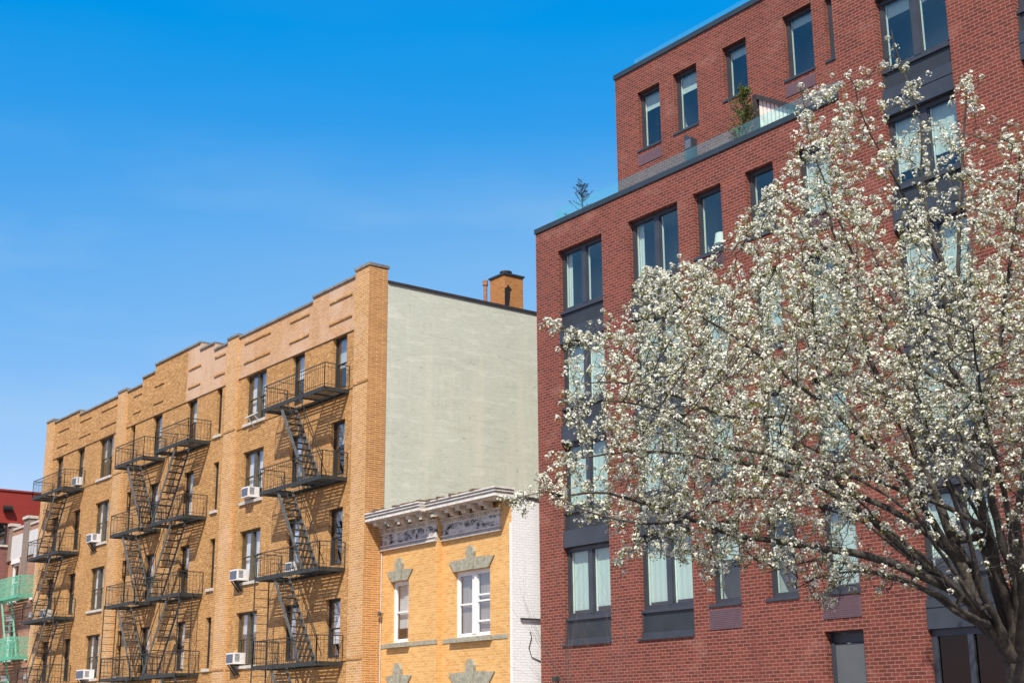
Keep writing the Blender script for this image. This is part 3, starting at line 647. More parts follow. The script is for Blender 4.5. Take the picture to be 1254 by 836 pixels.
def red_window(x0, x1, z0, z1, y, n, blind=(0, 1), sill=True, deep=.17, low=None, side=0):
    """n casements in a charcoal frame; blind is the fraction of the height covered, from the top"""
    w_, h_ = x1 - x0, z1 - z0; mb = MB(); t = .085
    frame_ring(mb, .004, w_ - .004, .0, h_ - .004, t, deep, deep + .10)
    mb.box(.004, w_ - .004, deep - .015, deep + .0, h_ - .11, h_ - .004)            # steel head
    pm = MB(); iw = w_ / n
    if n == 2: mb.box(w_ / 2 - .09, w_ / 2 + .09, deep - .01, deep + .095, t, h_ - t)
    spans = [(t, w_ - t)] if n == 1 else [(t, w_ / 2 - .09), (w_ / 2 + .09, w_ - t)]
    for a, b in spans:
        frame_ring(mb, a, b, t, h_ - t, .04, deep + .02, deep + .07); pm.box(a + .02, b - .02, deep + .045, deep + .055, t + .02, h_ - t - .02)
    if sill: mb.box(-.05, w_ + .02, -.03, deep, -.075, -.003)
    fr = mb.build('window', CHAR, B); fr.location = (x0 - BO[0], y, z0)
    pm.build('pane', GLASS, fr)
    ln = MB()
    for a, b in spans: ln.box(a + .025, a + .04, deep + .075, deep + .135, t, h_ - t); ln.box(b - .04, b - .025, deep + .075, deep + .135, t, h_ - t)
    ln.build('reveal', LINER, fr)
    if side:
        a = spans[0][0]; sc = MB()
        for j in range(side):
            sc.quad((a + .04 + .05 * j, deep + .15 + .02 * (j % 2), t + .02), (a + .09 + .05 * j, deep + .15 + .02 * ((j + 1) % 2), t + .02), (a + .09 + .05 * j, deep + .15 + .02 * ((j + 1) % 2), h_ - t), (a + .04 + .05 * j, deep + .15 + .02 * (j % 2), h_ - t))
        sc.build('curtain', BLIND, fr)
    for i, (a, b) in enumerate(spans):
        bl = blind[i] if isinstance(blind, list) else blind[0]
        if bl <= 0: continue
        zt = h_ - t - .02; zb = zt - (zt - t) * bl
        nb = MB(); k = 7 if bl > .4 else 1
        for j in range(k):
            xa = a + .045 + (b - a - .09) * j / k; xb_ = a + .045 + (b - a - .09) * (j + 1) / k
            nb.quad((xa, deep + .14 + .012 * (j % 2), zb), (xb_, deep + .14 + .012 * ((j + 1) % 2), zb), (xb_, deep + .14 + .012 * ((j + 1) % 2), zt), (xa, deep + .14 + .012 * (j % 2), zt))
        nb.build('blind', BLIND, fr)
    return fr
def spandrel(x0, x1, ztop, zmid, zbot, joint=None, last=False):
    """dark recessed panel under a window and the charcoal band below it"""
    MB().box(x0 + .06, x1 - .003, .115, .15, zmid, ztop - .08).build('spandrel_panel', PANEL, B, BO)
    m_ = MB().box(x0 + .003, x0 + .058, .09, .16, zmid, ztop - .003)
    m_.box(x0 + .003, x1 - .003, .06, .27, ztop - .078, ztop - .003)
    if last:
        m_.prism([(x0 - .06, zbot), (x1 + .0, zbot), (x1 + .0, zbot + .05), (x0 - .06, zbot + .05)], -.05, .10)
        m_.box(x0 + .003, x1 - .003, .055, .2, zbot + .052, zmid - .003)
    elif joint:
        m_.box(x0 + .003, x1 - .003, .02, .2, zbot, joint - .012); m_.box(x0 + .003, x1 - .003, .02, .2, joint + .012, zmid - .003)
        m_.box(x0 + .003, x1 - .003, .05, .19, joint - .0119, joint + .0119)
    else: m_.box(x0 + .003, x1 - .003, .02, .2, zbot, zmid - .003)
    m_.build('spandrel', CHAR, B, BO)
WB = [(0, [.0, .0]), (1, [.9, .92]), (2, [.93, .93]), (3, [.93, .91])]
for nm, (a, b) in bays.items():
    for r in range(4):
        h_ = [15.285, 12.40, 9.46, 6.48][r]; s_ = [13.40, 10.52, 7.52, 4.55][r]
        bl = {'A': [[0, 0], [.9, .92], [.94, .95], [.93, .90]], 'B': [[0, 0], [.62, .7], [.95, .9], [.93, .93]]}[nm][r]
        red_window(a + .003, b - .003, s_, h_, .0, 2, bl, False, side=(3 if nm == 'A' else 4) if r == 0 else 0)
        if r < 3: spandrel(a, b, s_, s_ - .56, [12.41, 9.47, 6.49][r])
        else: spandrel(a, b, s_, s_ - .58, 3.785, last=True)
sb = {'C': [0, .9, .9, .45], 'D': [0, .72, .9, 0], 'E': [.96, .9, .9, .95]}
for nm, (a, b) in sing.items():
    for r in range(4): red_window(a, b, sills[r], heads[r], 0, 1, (sb[nm][r],))
for nm, (a, b) in ups.items():
    red_window(a, b, 19.74 if nm == 'U3' else 19.45, 21.45, SB, 1, ({'U1': .28, 'U2': .3, 'U3': .16, 'U4': .14, 'U5': 0}[nm],))
for (a, b), bl in ((FB, [[0, 0], [.2, .2], [.78, .72], [.8, .8], [.8, .85], [.85, .8]]), (GB, [[0, 0], [.5, .5], [.8, .8], [.8, .8], [.8, .8], [.8, .8]])):
    zs = [(19.33, 21.29), (16.37, 18.20), (13.42, 15.19), (10.48, 12.40), (7.50, 9.46), (4.72, 6.48)]
    for r, (s_, h_) in enumerate(zs):
        red_window(a + .003, b - .003, s_, h_, 0, 2, bl[r], False)
        if r < 5: spandrel(a, b, s_, s_ - .52, zs[r + 1][1] + .005, joint=s_ - .80)
        else: spandrel(a, b, s_, 4.17, 3.55, joint=3.98)
    st = MB(); frame_ring(st, a + .003, b - .003, .03, 3.54, .14, .12, .24); st.box((a + b) / 2 - .07, (a + b) / 2 + .07, .11, .245, .17, 3.40)
    sf = st.build('shopfront', CHAR, B, BO)
    MB().box(a + .12, b - .12, .17, .18, .15, 3.42).build('pane', SHOPGL, sf, BO)
dd = MB().box(-21.28, -20.26, .2, .26, .03, 3.38).build('door', DOORM, B, BO)
dm = MB(); frame_ring(dm, -21.317, -20.223, .025, 3.65, .03, .20, .295); dm.box(-21.287, -20.253, .25, .285, 3.40, 3.615); dm.box(-21.287, -21.19, .17, .2, .06, 3.40)
dm.build('door_frame', CHAR, dd, BO)
MB().box(-20.42, -20.36, .13, .2, 1.0, 1.16).build('handle', IRON, dd, BO)
# table lamp on the sill of the top single window
T = thing('table_lamp', 'table lamp with cream shade standing inside a top-floor single window', 'lamp', (-24.30, .44, 13.5)); O = (-24.30, .44, 13.5)
MB().tube([(-24.30, .44, 13.50), (-24.30, .44, 13.53), (-24.30, .44, 13.55), (-24.30, .44, 13.84)], [.09, .09, .03, .03], 12).build('lamp_base', DOORM, T, O)
MB().tube([(-24.30, .44, 13.82), (-24.30, .44, 14.12)], [.20, .15], 20).build('lamp_shade', SHADE, T, O)
MB().box(-24.75, -23.85, .36, .9, 13.40, 13.497).build('inner_sill', LINER, B, BO)

# ------------------------------------------------------------------ things on the terrace
def conifer(label, x, y, z, h, r, mat, thin=False, pot=True):
    O = (x, y, z); T = thing('potted_conifer', label, 'plant', O); rr = random.Random(int(h * 100))
    if pot: MB().tube([(x, y, z), (x, y, z + .05), (x, y, z + .34), (x, y, z + .36)], [.17, .18, .23, .21], 14).build('planter', POT, T, O)
    b = MB().tube([(x, y, z + .2), (x + .01, y, z + h * .6), (x, y, z + h)], [.022, .014, .004], 6); f = MB()
    n = 40 if thin else 190
    for i in range(n):
        t = rr.uniform(.22, .97); a = rr.uniform(0, 6.28); zz = z + h * t
        l_ = r * ((1 - t) * .9 + .18) * rr.uniform(.6, 1.1) if thin else r * math.sin(min(1, (1 - t) * 1.7 + .12) * 1.57) * rr.uniform(.5, 1.1)
        up = rr.uniform(.5, 1.3)
        p = Vector((x, y, zz)); q = p + Vector((math.cos(a) * l_, math.sin(a) * l_, l_ * up))
        b.bar(p, q, .008, .008)
        for k in range(30 if thin else 16):
            o = p.lerp(q, rr.uniform(.15, 1)); d = Vector((rr.gauss(0, 1), rr.gauss(0, 1), rr.gauss(.6, 1))).normalized() * rr.uniform(.04, .09)
            s = d.cross(Vector((rr.gauss(0, 1), rr.gauss(0, 1), rr.gauss(0, 1)))).normalized() * (.008 if thin else .014); f.tri(o - s, o + s, o + d)
    b.build('stem', BARK, T, O); f.build('foliage', mat, T, O)
conifer('dark thin conifer seedling in a pot behind the left terrace glass', -30.28, .75, 15.76, 1.95, .62, CONIB, True)
conifer('bushy green potted conifer beside the dark slatted terrace frame', -23.42, .62, 15.76, 2.25, .46, CONIF)
T = thing('slatted_screen', 'dark triangular frame with pale wooden slats standing on the terrace', 'screen', (-22.4, .9, 15.75)); O = (-22.4, .9, 15.75)
MB().box(-23.1, -22.98, .62, .74, 15.76, 17.66).bar((-22.98, .68, 17.60), (-21.05, .68, 16.40), .12, .12).build('frame', FLASH, T, O)
sl = MB(); x = -22.95; rr = random.Random(4)
while x < -21.6:
    zt = 17.5 - (x + 22.95) * .62; sl.box(x, x + .10, .70, .73, 15.77, zt - .04); x += .135
sl.build('slat', SLATM, T, O)
T = thing('roof_vent', 'short dark metal vent with slanted top standing behind the terrace coping', 'vent', (-25.43, .6, 15.75)); O = (-25.43, .6, 15.75)
MB().prism([(-25.57, 15.76), (-25.31, 15.76), (-25.31, 17.24), (-25.57, 17.40)], .5, .72).build('duct', CHAR, T, O)
MB().box(-25.545, -25.335, .49, .498, 16.95, 17.2).build('louvre', ACG, T, O)
# security lamp low on the red wall
O = (-30.72, 0, 2.9); T = thing('security_light', 'small dark security light on the red wall beside the white house', 'lamp', O)
MB().bar((-30.72, -.002, 2.72), (-30.72, -.14, 2.82), .04, .04).build('arm', IRON, T, O)
MB().box(-30.81, -30.63, -.26, -.12, 2.84, 2.98).build('lamp_head', IRON, T, O)

# ------------------------------------------------------------------ buildings beyond the tan one
N = thing('brick_row_building', 'narrow brick building with grey parapet panels between the tan block and red gable', 'building', (-72.6, -1.2, 0)); NO = (-72.6, -1.2, 0)
MX0, MX1 = -75.45, -69.80; MY = -1.2
mw = [(-74.75, -73.75), (-71.35, -70.35)]
mh = [(a, b, s_, s_ + 1.95) for a, b in mw for s_ in (8.15, 5.2, 2.2)]
MB().wall(MX0, MX1, 0, 11.9, MY, mh, .25).quad((MX0, 12, 0), (MX0, MY, 0), (MX0, MY, 11.9), (MX0, 12, 11.9)).build('wall', MID, N, NO)
MB().box(MX0, -75.1, MY - .12, MY + .3, 10.3, 12.15).box(-73.15, -72.4, MY - .12, MY + .3, 8.2, 12.25).box(-70.4, MX1, MY - .12, MY + .3, 10.3, 12.15).build('pier', PIERM, N, NO)
MB().box(MX0 - .05, -75.05, MY - .2, MY + .35, 12.153, 12.3).box(-73.2, -72.35, MY - .2, MY + .35, 12.253, 12.4).box(-75.05, -73.2, MY - .06, MY + .3, 11.903, 12.02).box(-72.35, MX1, MY - .06, MY + .3, 11.903, 12.02).build('coping', SILL, N, NO)
MB().box(-75.08, -73.17, MY - .05, MY + .01, 10.35, 11.6).box(-72.38, -70.42, MY - .05, MY + .01, 10.35, 11.6).build('cladding_panel', GPANEL, N, NO)
MB().quad((MX0, MY + .2, 11.6), (MX1, MY + .2, 11.6), (MX1, 12, 11.6), (MX0, 12, 11.6)).build('roof', ROOFM, N, NO)
MB().box(MX0 + .2, MX1 - .1, MY + 1, MY + 1.05, .1, 11.5).build('interior', DARK, N, NO)  # backing sheet with the rooms' darkness painted in
for a, b in mw:
    for s_ in (8.15, 5.2, 2.2):
        w_ = b - a; mb = MB(); frame_ring(mb, .004, w_ - .004, .004, 1.946, .10, .04, .14); mb.box(.1, w_ - .1, .06, .13, .95, 1.0)
        fr = mb.build('window', WTRIM, N); fr.location = (a - NO[0], 0, s_)
        MB().box(.08, w_ - .08, .1, .106, .08, 1.87).build('pane', OLDGL, fr)
        MB().box(-.12, w_ + .12, -.08, .03, -.13, -.003).build('sill', WTRIM, fr); MB().box(-.1, w_ + .1, -.07, .02, 1.953, 2.2).build('lintel', WTRIM, fr)
# green fire escape wrapped in netting
GO = (-72.6, MY, 0); G = thing('fire_escape', 'mint green fire escape wrapped in netting on the narrow brick building', 'fire escape', GO)
gx0, gx1, gy = -74.6, -70.4, MY - .95
for z in (8.15, 5.15, 2.15):
    m = MB().box(gx0, gx1, gy, gy + .04, z - .08, z + .06).box(gx0, gx0 + .04, gy + .041, MY - .01, z - .08, z + .06).box(gx1 - .04, gx1, gy + .041, MY - .01, z - .08, z + .06)
    for j in range(9): m.box(gx0 + .04, gx1 - 1.4, gy + .08 + j * .1, gy + .13 + j * .1, z - .01, z + .01)
    m.build('platform', GIRON, G, GO)
    rl = MB()
    for (ax, ay), (bx, by) in (((gx0, MY - .02), (gx0, gy)), ((gx0, gy), (gx1, gy)), ((gx1, gy), (gx1, MY - .02))):
        for zz in (z + .95, z + .5): rl.bar((ax, ay, zz), (bx, by, zz), .035, .035)
        n = max(2, int(math.hypot(bx - ax, by - ay) / .2))
        for i in range(n + 1): f = i / n; rl.bar((ax + (bx - ax) * f, ay + (by - ay) * f, z), (ax + (bx - ax) * f, ay + (by - ay) * f, z + .95), .018, .018)
    rl.build('railing', GIRON, G, GO)
    nm_ = MB()
    for i in range(14):
        a = gx0 + (gx1 - gx0) * i / 14; b = gx0 + (gx1 - gx0) * (i + 1) / 14; w0, w1_ = .03 * math.sin(i * 1.7), .03 * math.sin((i + 1) * 1.7)
        nm_.quad((a, gy - .06 + w0, z - .12), (b, gy - .06 + w1_, z - .1), (b, gy - .05, z + 1.0), (a, gy - .05, z + 1.0))
    nm_.quad((gx1 + .05, gy - .05, z - .1), (gx1 + .05, MY - .05, z - .1), (gx1 + .05, MY - .05, z + 1.0), (gx1 + .05, gy - .05, z + 1.0)); nm_.build('netting', NET, G, GO)
    s_ = MB(); 
    for y in (gy + .1, gy + .6): s_.bar((-73.4, y, z), (-71.9, y, z - 2.98), .05, .12)
    for i in range(1, 11): f = i / 11; s_.box(-73.4 + 1.5 * f - .08, -73.4 + 1.5 * f + .08, gy + .12, gy + .58, z - 2.98 * f - .012, z - 2.98 * f + .012)
    s_.build('stair', GIRON, G, GO)
ldm = MB()
for x in (-74.75, -74.35): ldm.bar((x, gy - .1, 5.6), (x - .2, gy - .15, .6), .05, .05)
for i in range(14): ldm.bar((-74.75 - .013 * i, gy - .1, 5.3 - i * .33), (-74.35 - .013 * i, gy - .1, 5.3 - i * .33), .025, .025)
ldm.build('drop_ladder', GIRON, G, GO)

Q = thing('brick_gable_building', 'red painted brick building rising behind at the far left edge', 'building', (-82, 2, 0)); QO = (-82, 2, 0)
QX = -75.5; QT = 14.05
def side_wall(mb, y0, y1, z0, z1, holes):
    ys = sorted({y0, y1, *[h for q in holes for h in q[:2]]}); zs = sorted({z0, z1, *[h for q in holes for h in q[2:] if z0 < h < z1]})
    for i in range(len(ys) - 1):
        for j in range(len(zs) - 1):
            c = ((ys[i] + ys[i + 1]) / 2, (zs[j] + zs[j + 1]) / 2)
            if any(q[0] < c[0] < q[1] and q[2] < c[1] < q[3] for q in holes): continue
            mb.quad((QX, ys[i], zs[j]), (QX, ys[i + 1], zs[j]), (QX, ys[i + 1], zs[j + 1]), (QX, ys[i], zs[j + 1]))
qh = [(-2.35, -1.42, 11.2, 12.35), (-2.6, -1.66, 8.75, 9.95), (-2.6, -1.66, 5.8, 7.0)]
m = MB(); side_wall(m, -4.2, 12, 0, 12.2, qh); m.build('lower_wall', BRN, Q, QO)
m = MB(); side_wall(m, -4.2, 12, 12.2, QT, qh); m.build('upper_wall', FAR, Q, QO)
MB().quad((-90, -4.2, 0), (QX, -4.2, 0), (QX, -4.2, QT), (-90, -4.2, QT)).quad((QX, 12, 0), (-90, 12, 0), (-90, 12, QT), (QX, 12, QT)).quad((-90, 12, 0), (-90, -4.2, 0), (-90, -4.2, QT), (-90, 12, QT)).build('front_wall', BRN, Q, QO)
MB().quad((-90, -4.2, QT - .02), (QX, -4.2, QT - .02), (QX, 12, QT - .02), (-90, 12, QT - .02)).build('roof', ROOFM, Q, QO)
MB().box(QX - .3, QX + .05, -4.25, 12, QT + .003, QT + .1).build('coping', FAR, Q, QO)
for i, (a, b, z0, z1) in enumerate(qh):
    mb = MB(); y = QX - .08
    for (p, q, r_, s_) in ((a, a + .07, z0, z1), (b - .07, b, z0, z1), (a + .07, b - .07, z0, z0 + .07), (a + .07, b - .07, z1 - .07, z1), (a + .07, b - .07, (z0 + z1) / 2 - .03, (z0 + z1) / 2 + .03)): mb.box(y - .08, y, p, q, r_, s_)
    fr = mb.build('window', WTRIM if i else BLACKF, Q, QO)
    MB().box(y - .05, y - .044, a + .05, b - .05, z0 + .05, z1 - .05).build('pane', OLDGL, fr, QO)
    MB().box(QX - .6, QX - .55, a - .2, b + .2, z0 - .2, z1 + .2).build('interior', DARK, fr, QO)  # small backing sheet, painted dark for the shade inside
    MB().box(QX - .02, QX + .08, a - .08, b + .08, z0 - .12, z0 - .003).build('sill', SILL, fr, QO)
O = (QX, -1.5, 13.0); T = thing('wall_vent', 'dark rounded vent hood high on the red painted gable', 'vent', O)
MB().tube([(QX + .16, -1.75, 13.1), (QX + .16, -1.3, 13.1)], .16, 10).box(QX, QX + .15, -1.72, -1.33, 12.98, 13.2).build('hood', MATTBLK, T, O)

# ------------------------------------------------------------------ blossoming pear tree
D0 = float(np.dot(at_depth(1245, 836, 1) - CAM, FWD)); 
ray = FWD + RGT * (1245 - 627) / FPX + UPV * (418 - 836) / FPX
TD = (-6.0 - CAM[1]) / ray[1]                      # depth of the trunk
base = CAM + ray * TD; TB = (float(base[0]) + .05, float(base[1]), 0.0)
limbs = [  # measured limb courses: (offset in depth at start, at end, thickness at start, at end, points)
 (0, 0, .30, .24, [(1262, 1010), (1256, 900), (1247, 840), (1243, 805)]),
 (0, -2.2, .17, .018, [(1243, 805), (1209, 765), (1179, 728), (1139, 707), (1093, 690), (1050, 679), (1014, 675), (972, 667), (919, 660), (877, 648), (845, 635), (800, 617), (745, 603), (700, 606)]),
 (0, 1.6, .11, .012, [(1236, 800), (1212, 771), (1172, 748), (1130, 722), (1077, 702), (1034, 689), (985, 690), (940, 702)]),
 (0, -1.0, .15, .016, [(1240, 800), (1209, 758), (1169, 715), (1123, 682), (1080, 646), (1050, 623), (990, 592), (920, 572), (860, 560), (780, 552), (715, 560)]),
 (.2, 2.2, .12, .014, [(1192, 731), (1172, 685), (1139, 656), (1093, 626), (1044, 603), (1000, 580), (940, 556), (880, 545), (800, 530), (740, 525)]),
 (0, .9, .19, .014, [(1243, 805), (1199, 745), (1172, 662), (1146, 603), (1130, 563), (1112, 520), (1080, 470), (1062, 420), (1048, 372), (1034, 333), (1020, 280), (1003, 225)]),
 (.2, -.8, .11, .014, [(1190, 725), (1166, 679), (1123, 609), (1087, 563), (1060, 540), (1034, 518), (980, 470), (940, 440), (911, 417), (851, 380), (815, 345), (795, 338)]),
 (-.1, -2.8, .07, .012, [(1212, 655), (1205, 647), (1159, 621), (1113, 603), (1063, 585), (1027, 583), (960, 562), (880, 542), (800, 500), (735, 490)]),
 (0, .3, .17, .016, [(1243, 805), (1242, 771), (1232, 725), (1215, 662), (1202, 609), (1193, 560), (1200, 514), (1190, 480), (1168, 450), (1166, 400), (1171, 350), (1172, 290), (1177, 210), (1182, 150), (1184, 108)]),
 (0, -1.6, .15, .014, [(1247, 800), (1248, 740), (1245, 718), (1229, 666), (1215, 603), (1209, 560), (1206, 501), (1212, 467), (1225, 400), (1235, 330), (1246, 250), (1250, 190)]),
 (0, 1.2, .14, .014, [(1249, 800), (1250, 705), (1247, 642), (1252, 576), (1256, 530), (1264, 460), (1275, 380), (1280, 300), (1290, 200)]),
 (0, 2.6, .13, .012, [(1242, 800), (1238, 788), (1215, 720), (1189, 639), (1156, 580), (1130, 530), (1108, 480), (1090, 440), (1075, 390)]),
 (.2, -.2, .06, .010, [(1190, 480), (1155, 467), (1111, 437), (1084, 400), (1052, 330), (1025, 270), (1000, 200), (985, 150), (980, 105)]),
 (.3, .8, .06, .009, [(1166, 400), (1150, 330), (1135, 260), (1129, 192), (1127, 156), (1114, 106), (1100, 67), (1094, 38)]),
 (.3, -.6, .05, .009, [(1171, 350), (1150, 315), (1132, 278), (1104, 235), (1082, 192), (1057, 146), (1041, 95)]),
 (.3, 1.4, .05, .009, [(1110, 390), (1084, 345), (1068, 307), (1043, 250), (1021, 200)]),
 (.5, 1.6, .05, .009, [(1054, 365), (1003, 290), (982, 247), (950, 235), (915, 266)]),
 (-1., -2.4, .05, .009, [(968, 511), (900, 513), (834, 487), (780, 470), (705, 468)]),
 (.5, 1.8, .045, .009, [(940, 440), (860, 425), (780, 418), (720, 408), (664, 400)]),
 (-1.6, -1.2, .04, .008, [(845, 635), (780, 640), (720, 625), (672, 600), (668, 568)]),
 (.2, 1.2, .10, .012, [(1222, 770), (1193, 706), (1165, 646), (1140, 599), (1126, 571), (1104, 520), (1070, 455), (1040, 420)]),
 (-.2, -1.4, .10, .012, [(1230, 775), (1211, 738), (1197, 695), (1182, 638), (1158, 582), (1135, 520), (1120, 470)]),
 (.2, .6, .07, .010, [(1209, 758), (1150, 712), (1100, 672), (1060, 640), (1010, 622), (960, 612), (905, 608)]),
 (-.3, -1.8, .07, .010, [(1209, 765), (1160, 735), (1105, 708), (1060, 700), (1010, 705), (975, 722)]),
 (.6, 2.0, .06, .010, [(1172, 685), (1130, 640), (1085, 606), (1040, 582), (985, 545), (930, 520), (870, 500)]),
 (-.5, -2.4, .06, .010, [(1180, 728), (1140, 690), (1098, 655), (1050, 610), (1005, 570), (955, 540)]),
 (-.4, -1.6, .06, .010, [(1199, 745), (1150, 668), (1110, 600), (1080, 548), (1040, 500), (1000, 455)]),
 (.4, 1.0, .055, .010, [(1215, 662), (1180, 590), (1150, 530), (1120, 480), (1070, 430), (1030, 390)]),
 (-.2, -1.2, .05, .010, [(1202, 609), (1165, 560), (1128, 515), (1085, 490), (1030, 470)]),
 (-1.3, -1.2, .018, .006, [(690, 606), (668, 600), (640, 606), (614, 618)]),
 (0, 1.2, .14, .012, [(1247, 805), (1300, 735), (1370, 690), (1470, 650), (1600, 610), (1740, 590)]),
 (0, -1.4, .14, .012, [(1247, 803), (1290, 700), (1340, 610), (1420, 520), (1520, 450), (1640, 400)]),
 (0, .4, .13, .012, [(1248, 800), (1280, 650), (1310, 520), (1350, 380), (1390, 250), (1400, 160)]),
 (0, -4.6, .13, .012, [(1247, 805), (1255, 740), (1240, 660), (1220, 560), (1200, 470), (1190, 400)]),
 (0, 4.6, .13, .012, [(1246, 805), (1225, 720), (1200, 620), (1170, 520), (1150, 430), (1140, 360)]),
]
nodes = []; par = []; rad = []
def add_node(p, pr, r): nodes.append(Vector(p)); par.append(pr); rad.append(r); return len(nodes) - 1
rt = random.Random(21)
for li, (d0, d1, t0, t1, pts) in enumerate(limbs):
    P = []; n = len(pts)
    seg = [0]
    for i in range(1, n): seg.append(seg[-1] + math.dist(pts[i], pts[i - 1]))
    for i, q in enumerate(pts): P.append(Vector(at_depth(q[0], q[1], TD + d0 + (d1 - d0) * (seg[i] / seg[-1]) ** 1.15)))
    prev = None
    if li:
        kd = min(range(len(nodes)), key=lambda i: (nodes[i] - P[0]).length); prev = kd
    wob = Vector((0, 0, 0))
    for i in range(n - 1):
        L = (P[i + 1] - P[i]).length; k = max(1, int(L / .18))
        for j in range(0 if i == 0 else 1, k + 1):
            f = j / k; tt = (seg[i] + (seg[i + 1] - seg[i]) * f) / seg[-1]
            c0 = P[max(i - 1, 0)]; c3 = P[min(i + 2, n - 1)]
            p = ((2 * P[i]) + (P[i + 1] - c0) * f + (2 * c0 - 5 * P[i] + 4 * P[i + 1] - c3) * f * f + (3 * P[i] - c0 - 3 * P[i + 1] + c3) * f ** 3) * .5
            wob = wob * .8 + Vector((rt.gauss(0, .008), rt.gauss(0, .02), rt.gauss(0, .008)))
            prev = add_node(p + wob, prev, (t0 + (t1 - t0) * tt ** .5) * .78)
NL = len(nodes)
crown = [(656, 398), (668, 388), (690, 398), (735, 395), (742, 402), (770, 420), (775, 380), (768, 345), (785, 332), (830, 325), (845, 318), (870, 335), (905, 350), (925, 335), (905, 290), (905, 262), (925, 268), (935, 225), (950, 222), (965, 180), (975, 150), (985, 130), (972, 95), (985, 100), (1000, 150), (1035, 90), (1045, 90), (1062, 120), (1070, 150), (1085, 120), (1090, 35), (1103, 35), (1110, 70), (1130, 50), (1138, 55), (1128, 120), (1150, 145), (1170, 95), (1200, 85), (1205, 140), (1210, 190), (1195, 230), (1215, 235), (1235, 175), (1254, 165), (1330, 110), (1450, 170), (1600, 300), (1760, 480), (1780, 640), (1600, 720), (1420, 730), (1320, 740), (1254, 715), (1160, 735), (1100, 738), (1050, 730), (1020, 755), (990, 750), (975, 715), (955, 700), (900, 690), (880, 725), (860, 715), (845, 690), (800, 690), (775, 690), (750, 705), (745, 655), (690, 640), (672, 620), (640, 632), (612, 625), (618, 606), (655, 600), (660, 570), (690, 560), (700, 530), (680, 520), (680, 500), (690, 470), (690, 440)]
def inside(x, y):
    c = False; j = len(crown) - 1
    for i in range(len(crown)):
        xi, yi = crown[i]; xj, yj = crown[j]
        if (yi > y) != (yj > y) and x < (xj - xi) * (y - yi) / (yj - yi) + xi: c = not c
        j = i
    return c
att = []
while len(att) < 20000:
    x = rt.uniform(608, 1780); y = rt.uniform(30, 780)
    if not inside(x, y): continue
    if x > 1040 and x < 1300 and y > 590 and rt.random() > .42: continue
    if x > 1290 and rt.random() > .45: continue
    if 1050 < x < 1290 and y < 470 and rt.random() > .44: continue
    if y < 330 and rt.random() > (.16 if y < 150 else .26 if y < 240 else .5): continue
    if x < 800 and rt.random() > (.30 if x < 750 else .6): continue
    q = math.hypot((x - 1230) / 600, (y - 430) / 420); dep = max(.5, 4.6 * math.sqrt(max(0, 1 - q * q)))
    if x < 1230 and y > 300: dep = max(dep, 1.6)
    if x < 760: dep = min(dep, 1.2)
    att.append(Vector(at_depth(x, y, TD + rt.uniform(-dep, dep))))
alive = list(range(len(att))); Dst = .13; KILL = .17
for it in range(70):
    kd = kdtree.KDTree(len(nodes))
    for i, p in enumerate(nodes): kd.insert(p, i)
    kd.balance(); acc = {}; keep = []
    for a in alive:
        co, i, d = kd.find(att[a])
        if d < KILL: continue
        keep.append(a)
        if d < 1.6: acc.setdefault(i, Vector((0, 0, 0))); acc[i] += (att[a] - co).normalized()
    alive = keep
    if not acc: break
    for i, v in acc.items():
        d = v.normalized() + Vector((rt.gauss(0, .22), rt.gauss(0, .22), rt.gauss(.10, .22)))
        p = nodes[i] + d.normalized() * Dst; add_node(p, i, 0)
# thickness of the grown twigs from the number of tips they carry
nch = [0] * len(nodes); kids = [[] for _ in nodes]
for i, p in enumerate(par):
    if p is not None: kids[p].append(i); nch[p] += 1
load = [0.0] * len(nodes)
for i in range(len(nodes) - 1, -1, -1):
    if i >= NL: load[i] = sum(load[c] for c in kids[i] if c >= NL) or 1.0
for i in range(NL, len(nodes)): rad[i] = .0034 * load[i] ** .40
bm1 = MB(); bm2 = MB()
def strip(start, parent_i, mb, n, lim):
    chain = [parent_i, start] if parent_i is not None else [start]; i = start
    while True:
        nx = [c for c in kids[i] if (c < NL) == lim]
        if not nx: break
        nx = max(nx, key=lambda c: rad[c]); chain.append(nx); used.add(nx); i = nx
    rr_ = [rad[c] for c in chain]
    if parent_i is not None: rr_[0] = min(rr_[0], rr_[1] * 1.25)
    mb.tube([nodes[c] for c in chain], rr_, n, cap=False)
used = set()
for i in range(len(nodes)):
    if i in used: continue
    used.add(i); lim = i < NL
    if lim:
        # limb: follow consecutive nodes of the same traced limb
        strip(i, par[i], bm1, 9, True)
    else: strip(i, par[i], bm2, 5, False)
PT = thing('pear_tree', 'large pear tree in white blossom with dark spreading limbs', 'tree', TB)
bm1.tube([(TB[0], TB[1], -.02), (TB[0], TB[1], .15), (TB[0] - .01, TB[1], .6), tuple(nodes[0])], [.5, .40, .34, .31], 14)
trunk = bm1.build('trunk', BARK, PT, TB, True)
bm2.build('twigs', BARK, PT, TB, True)['kind'] = 'stuff'
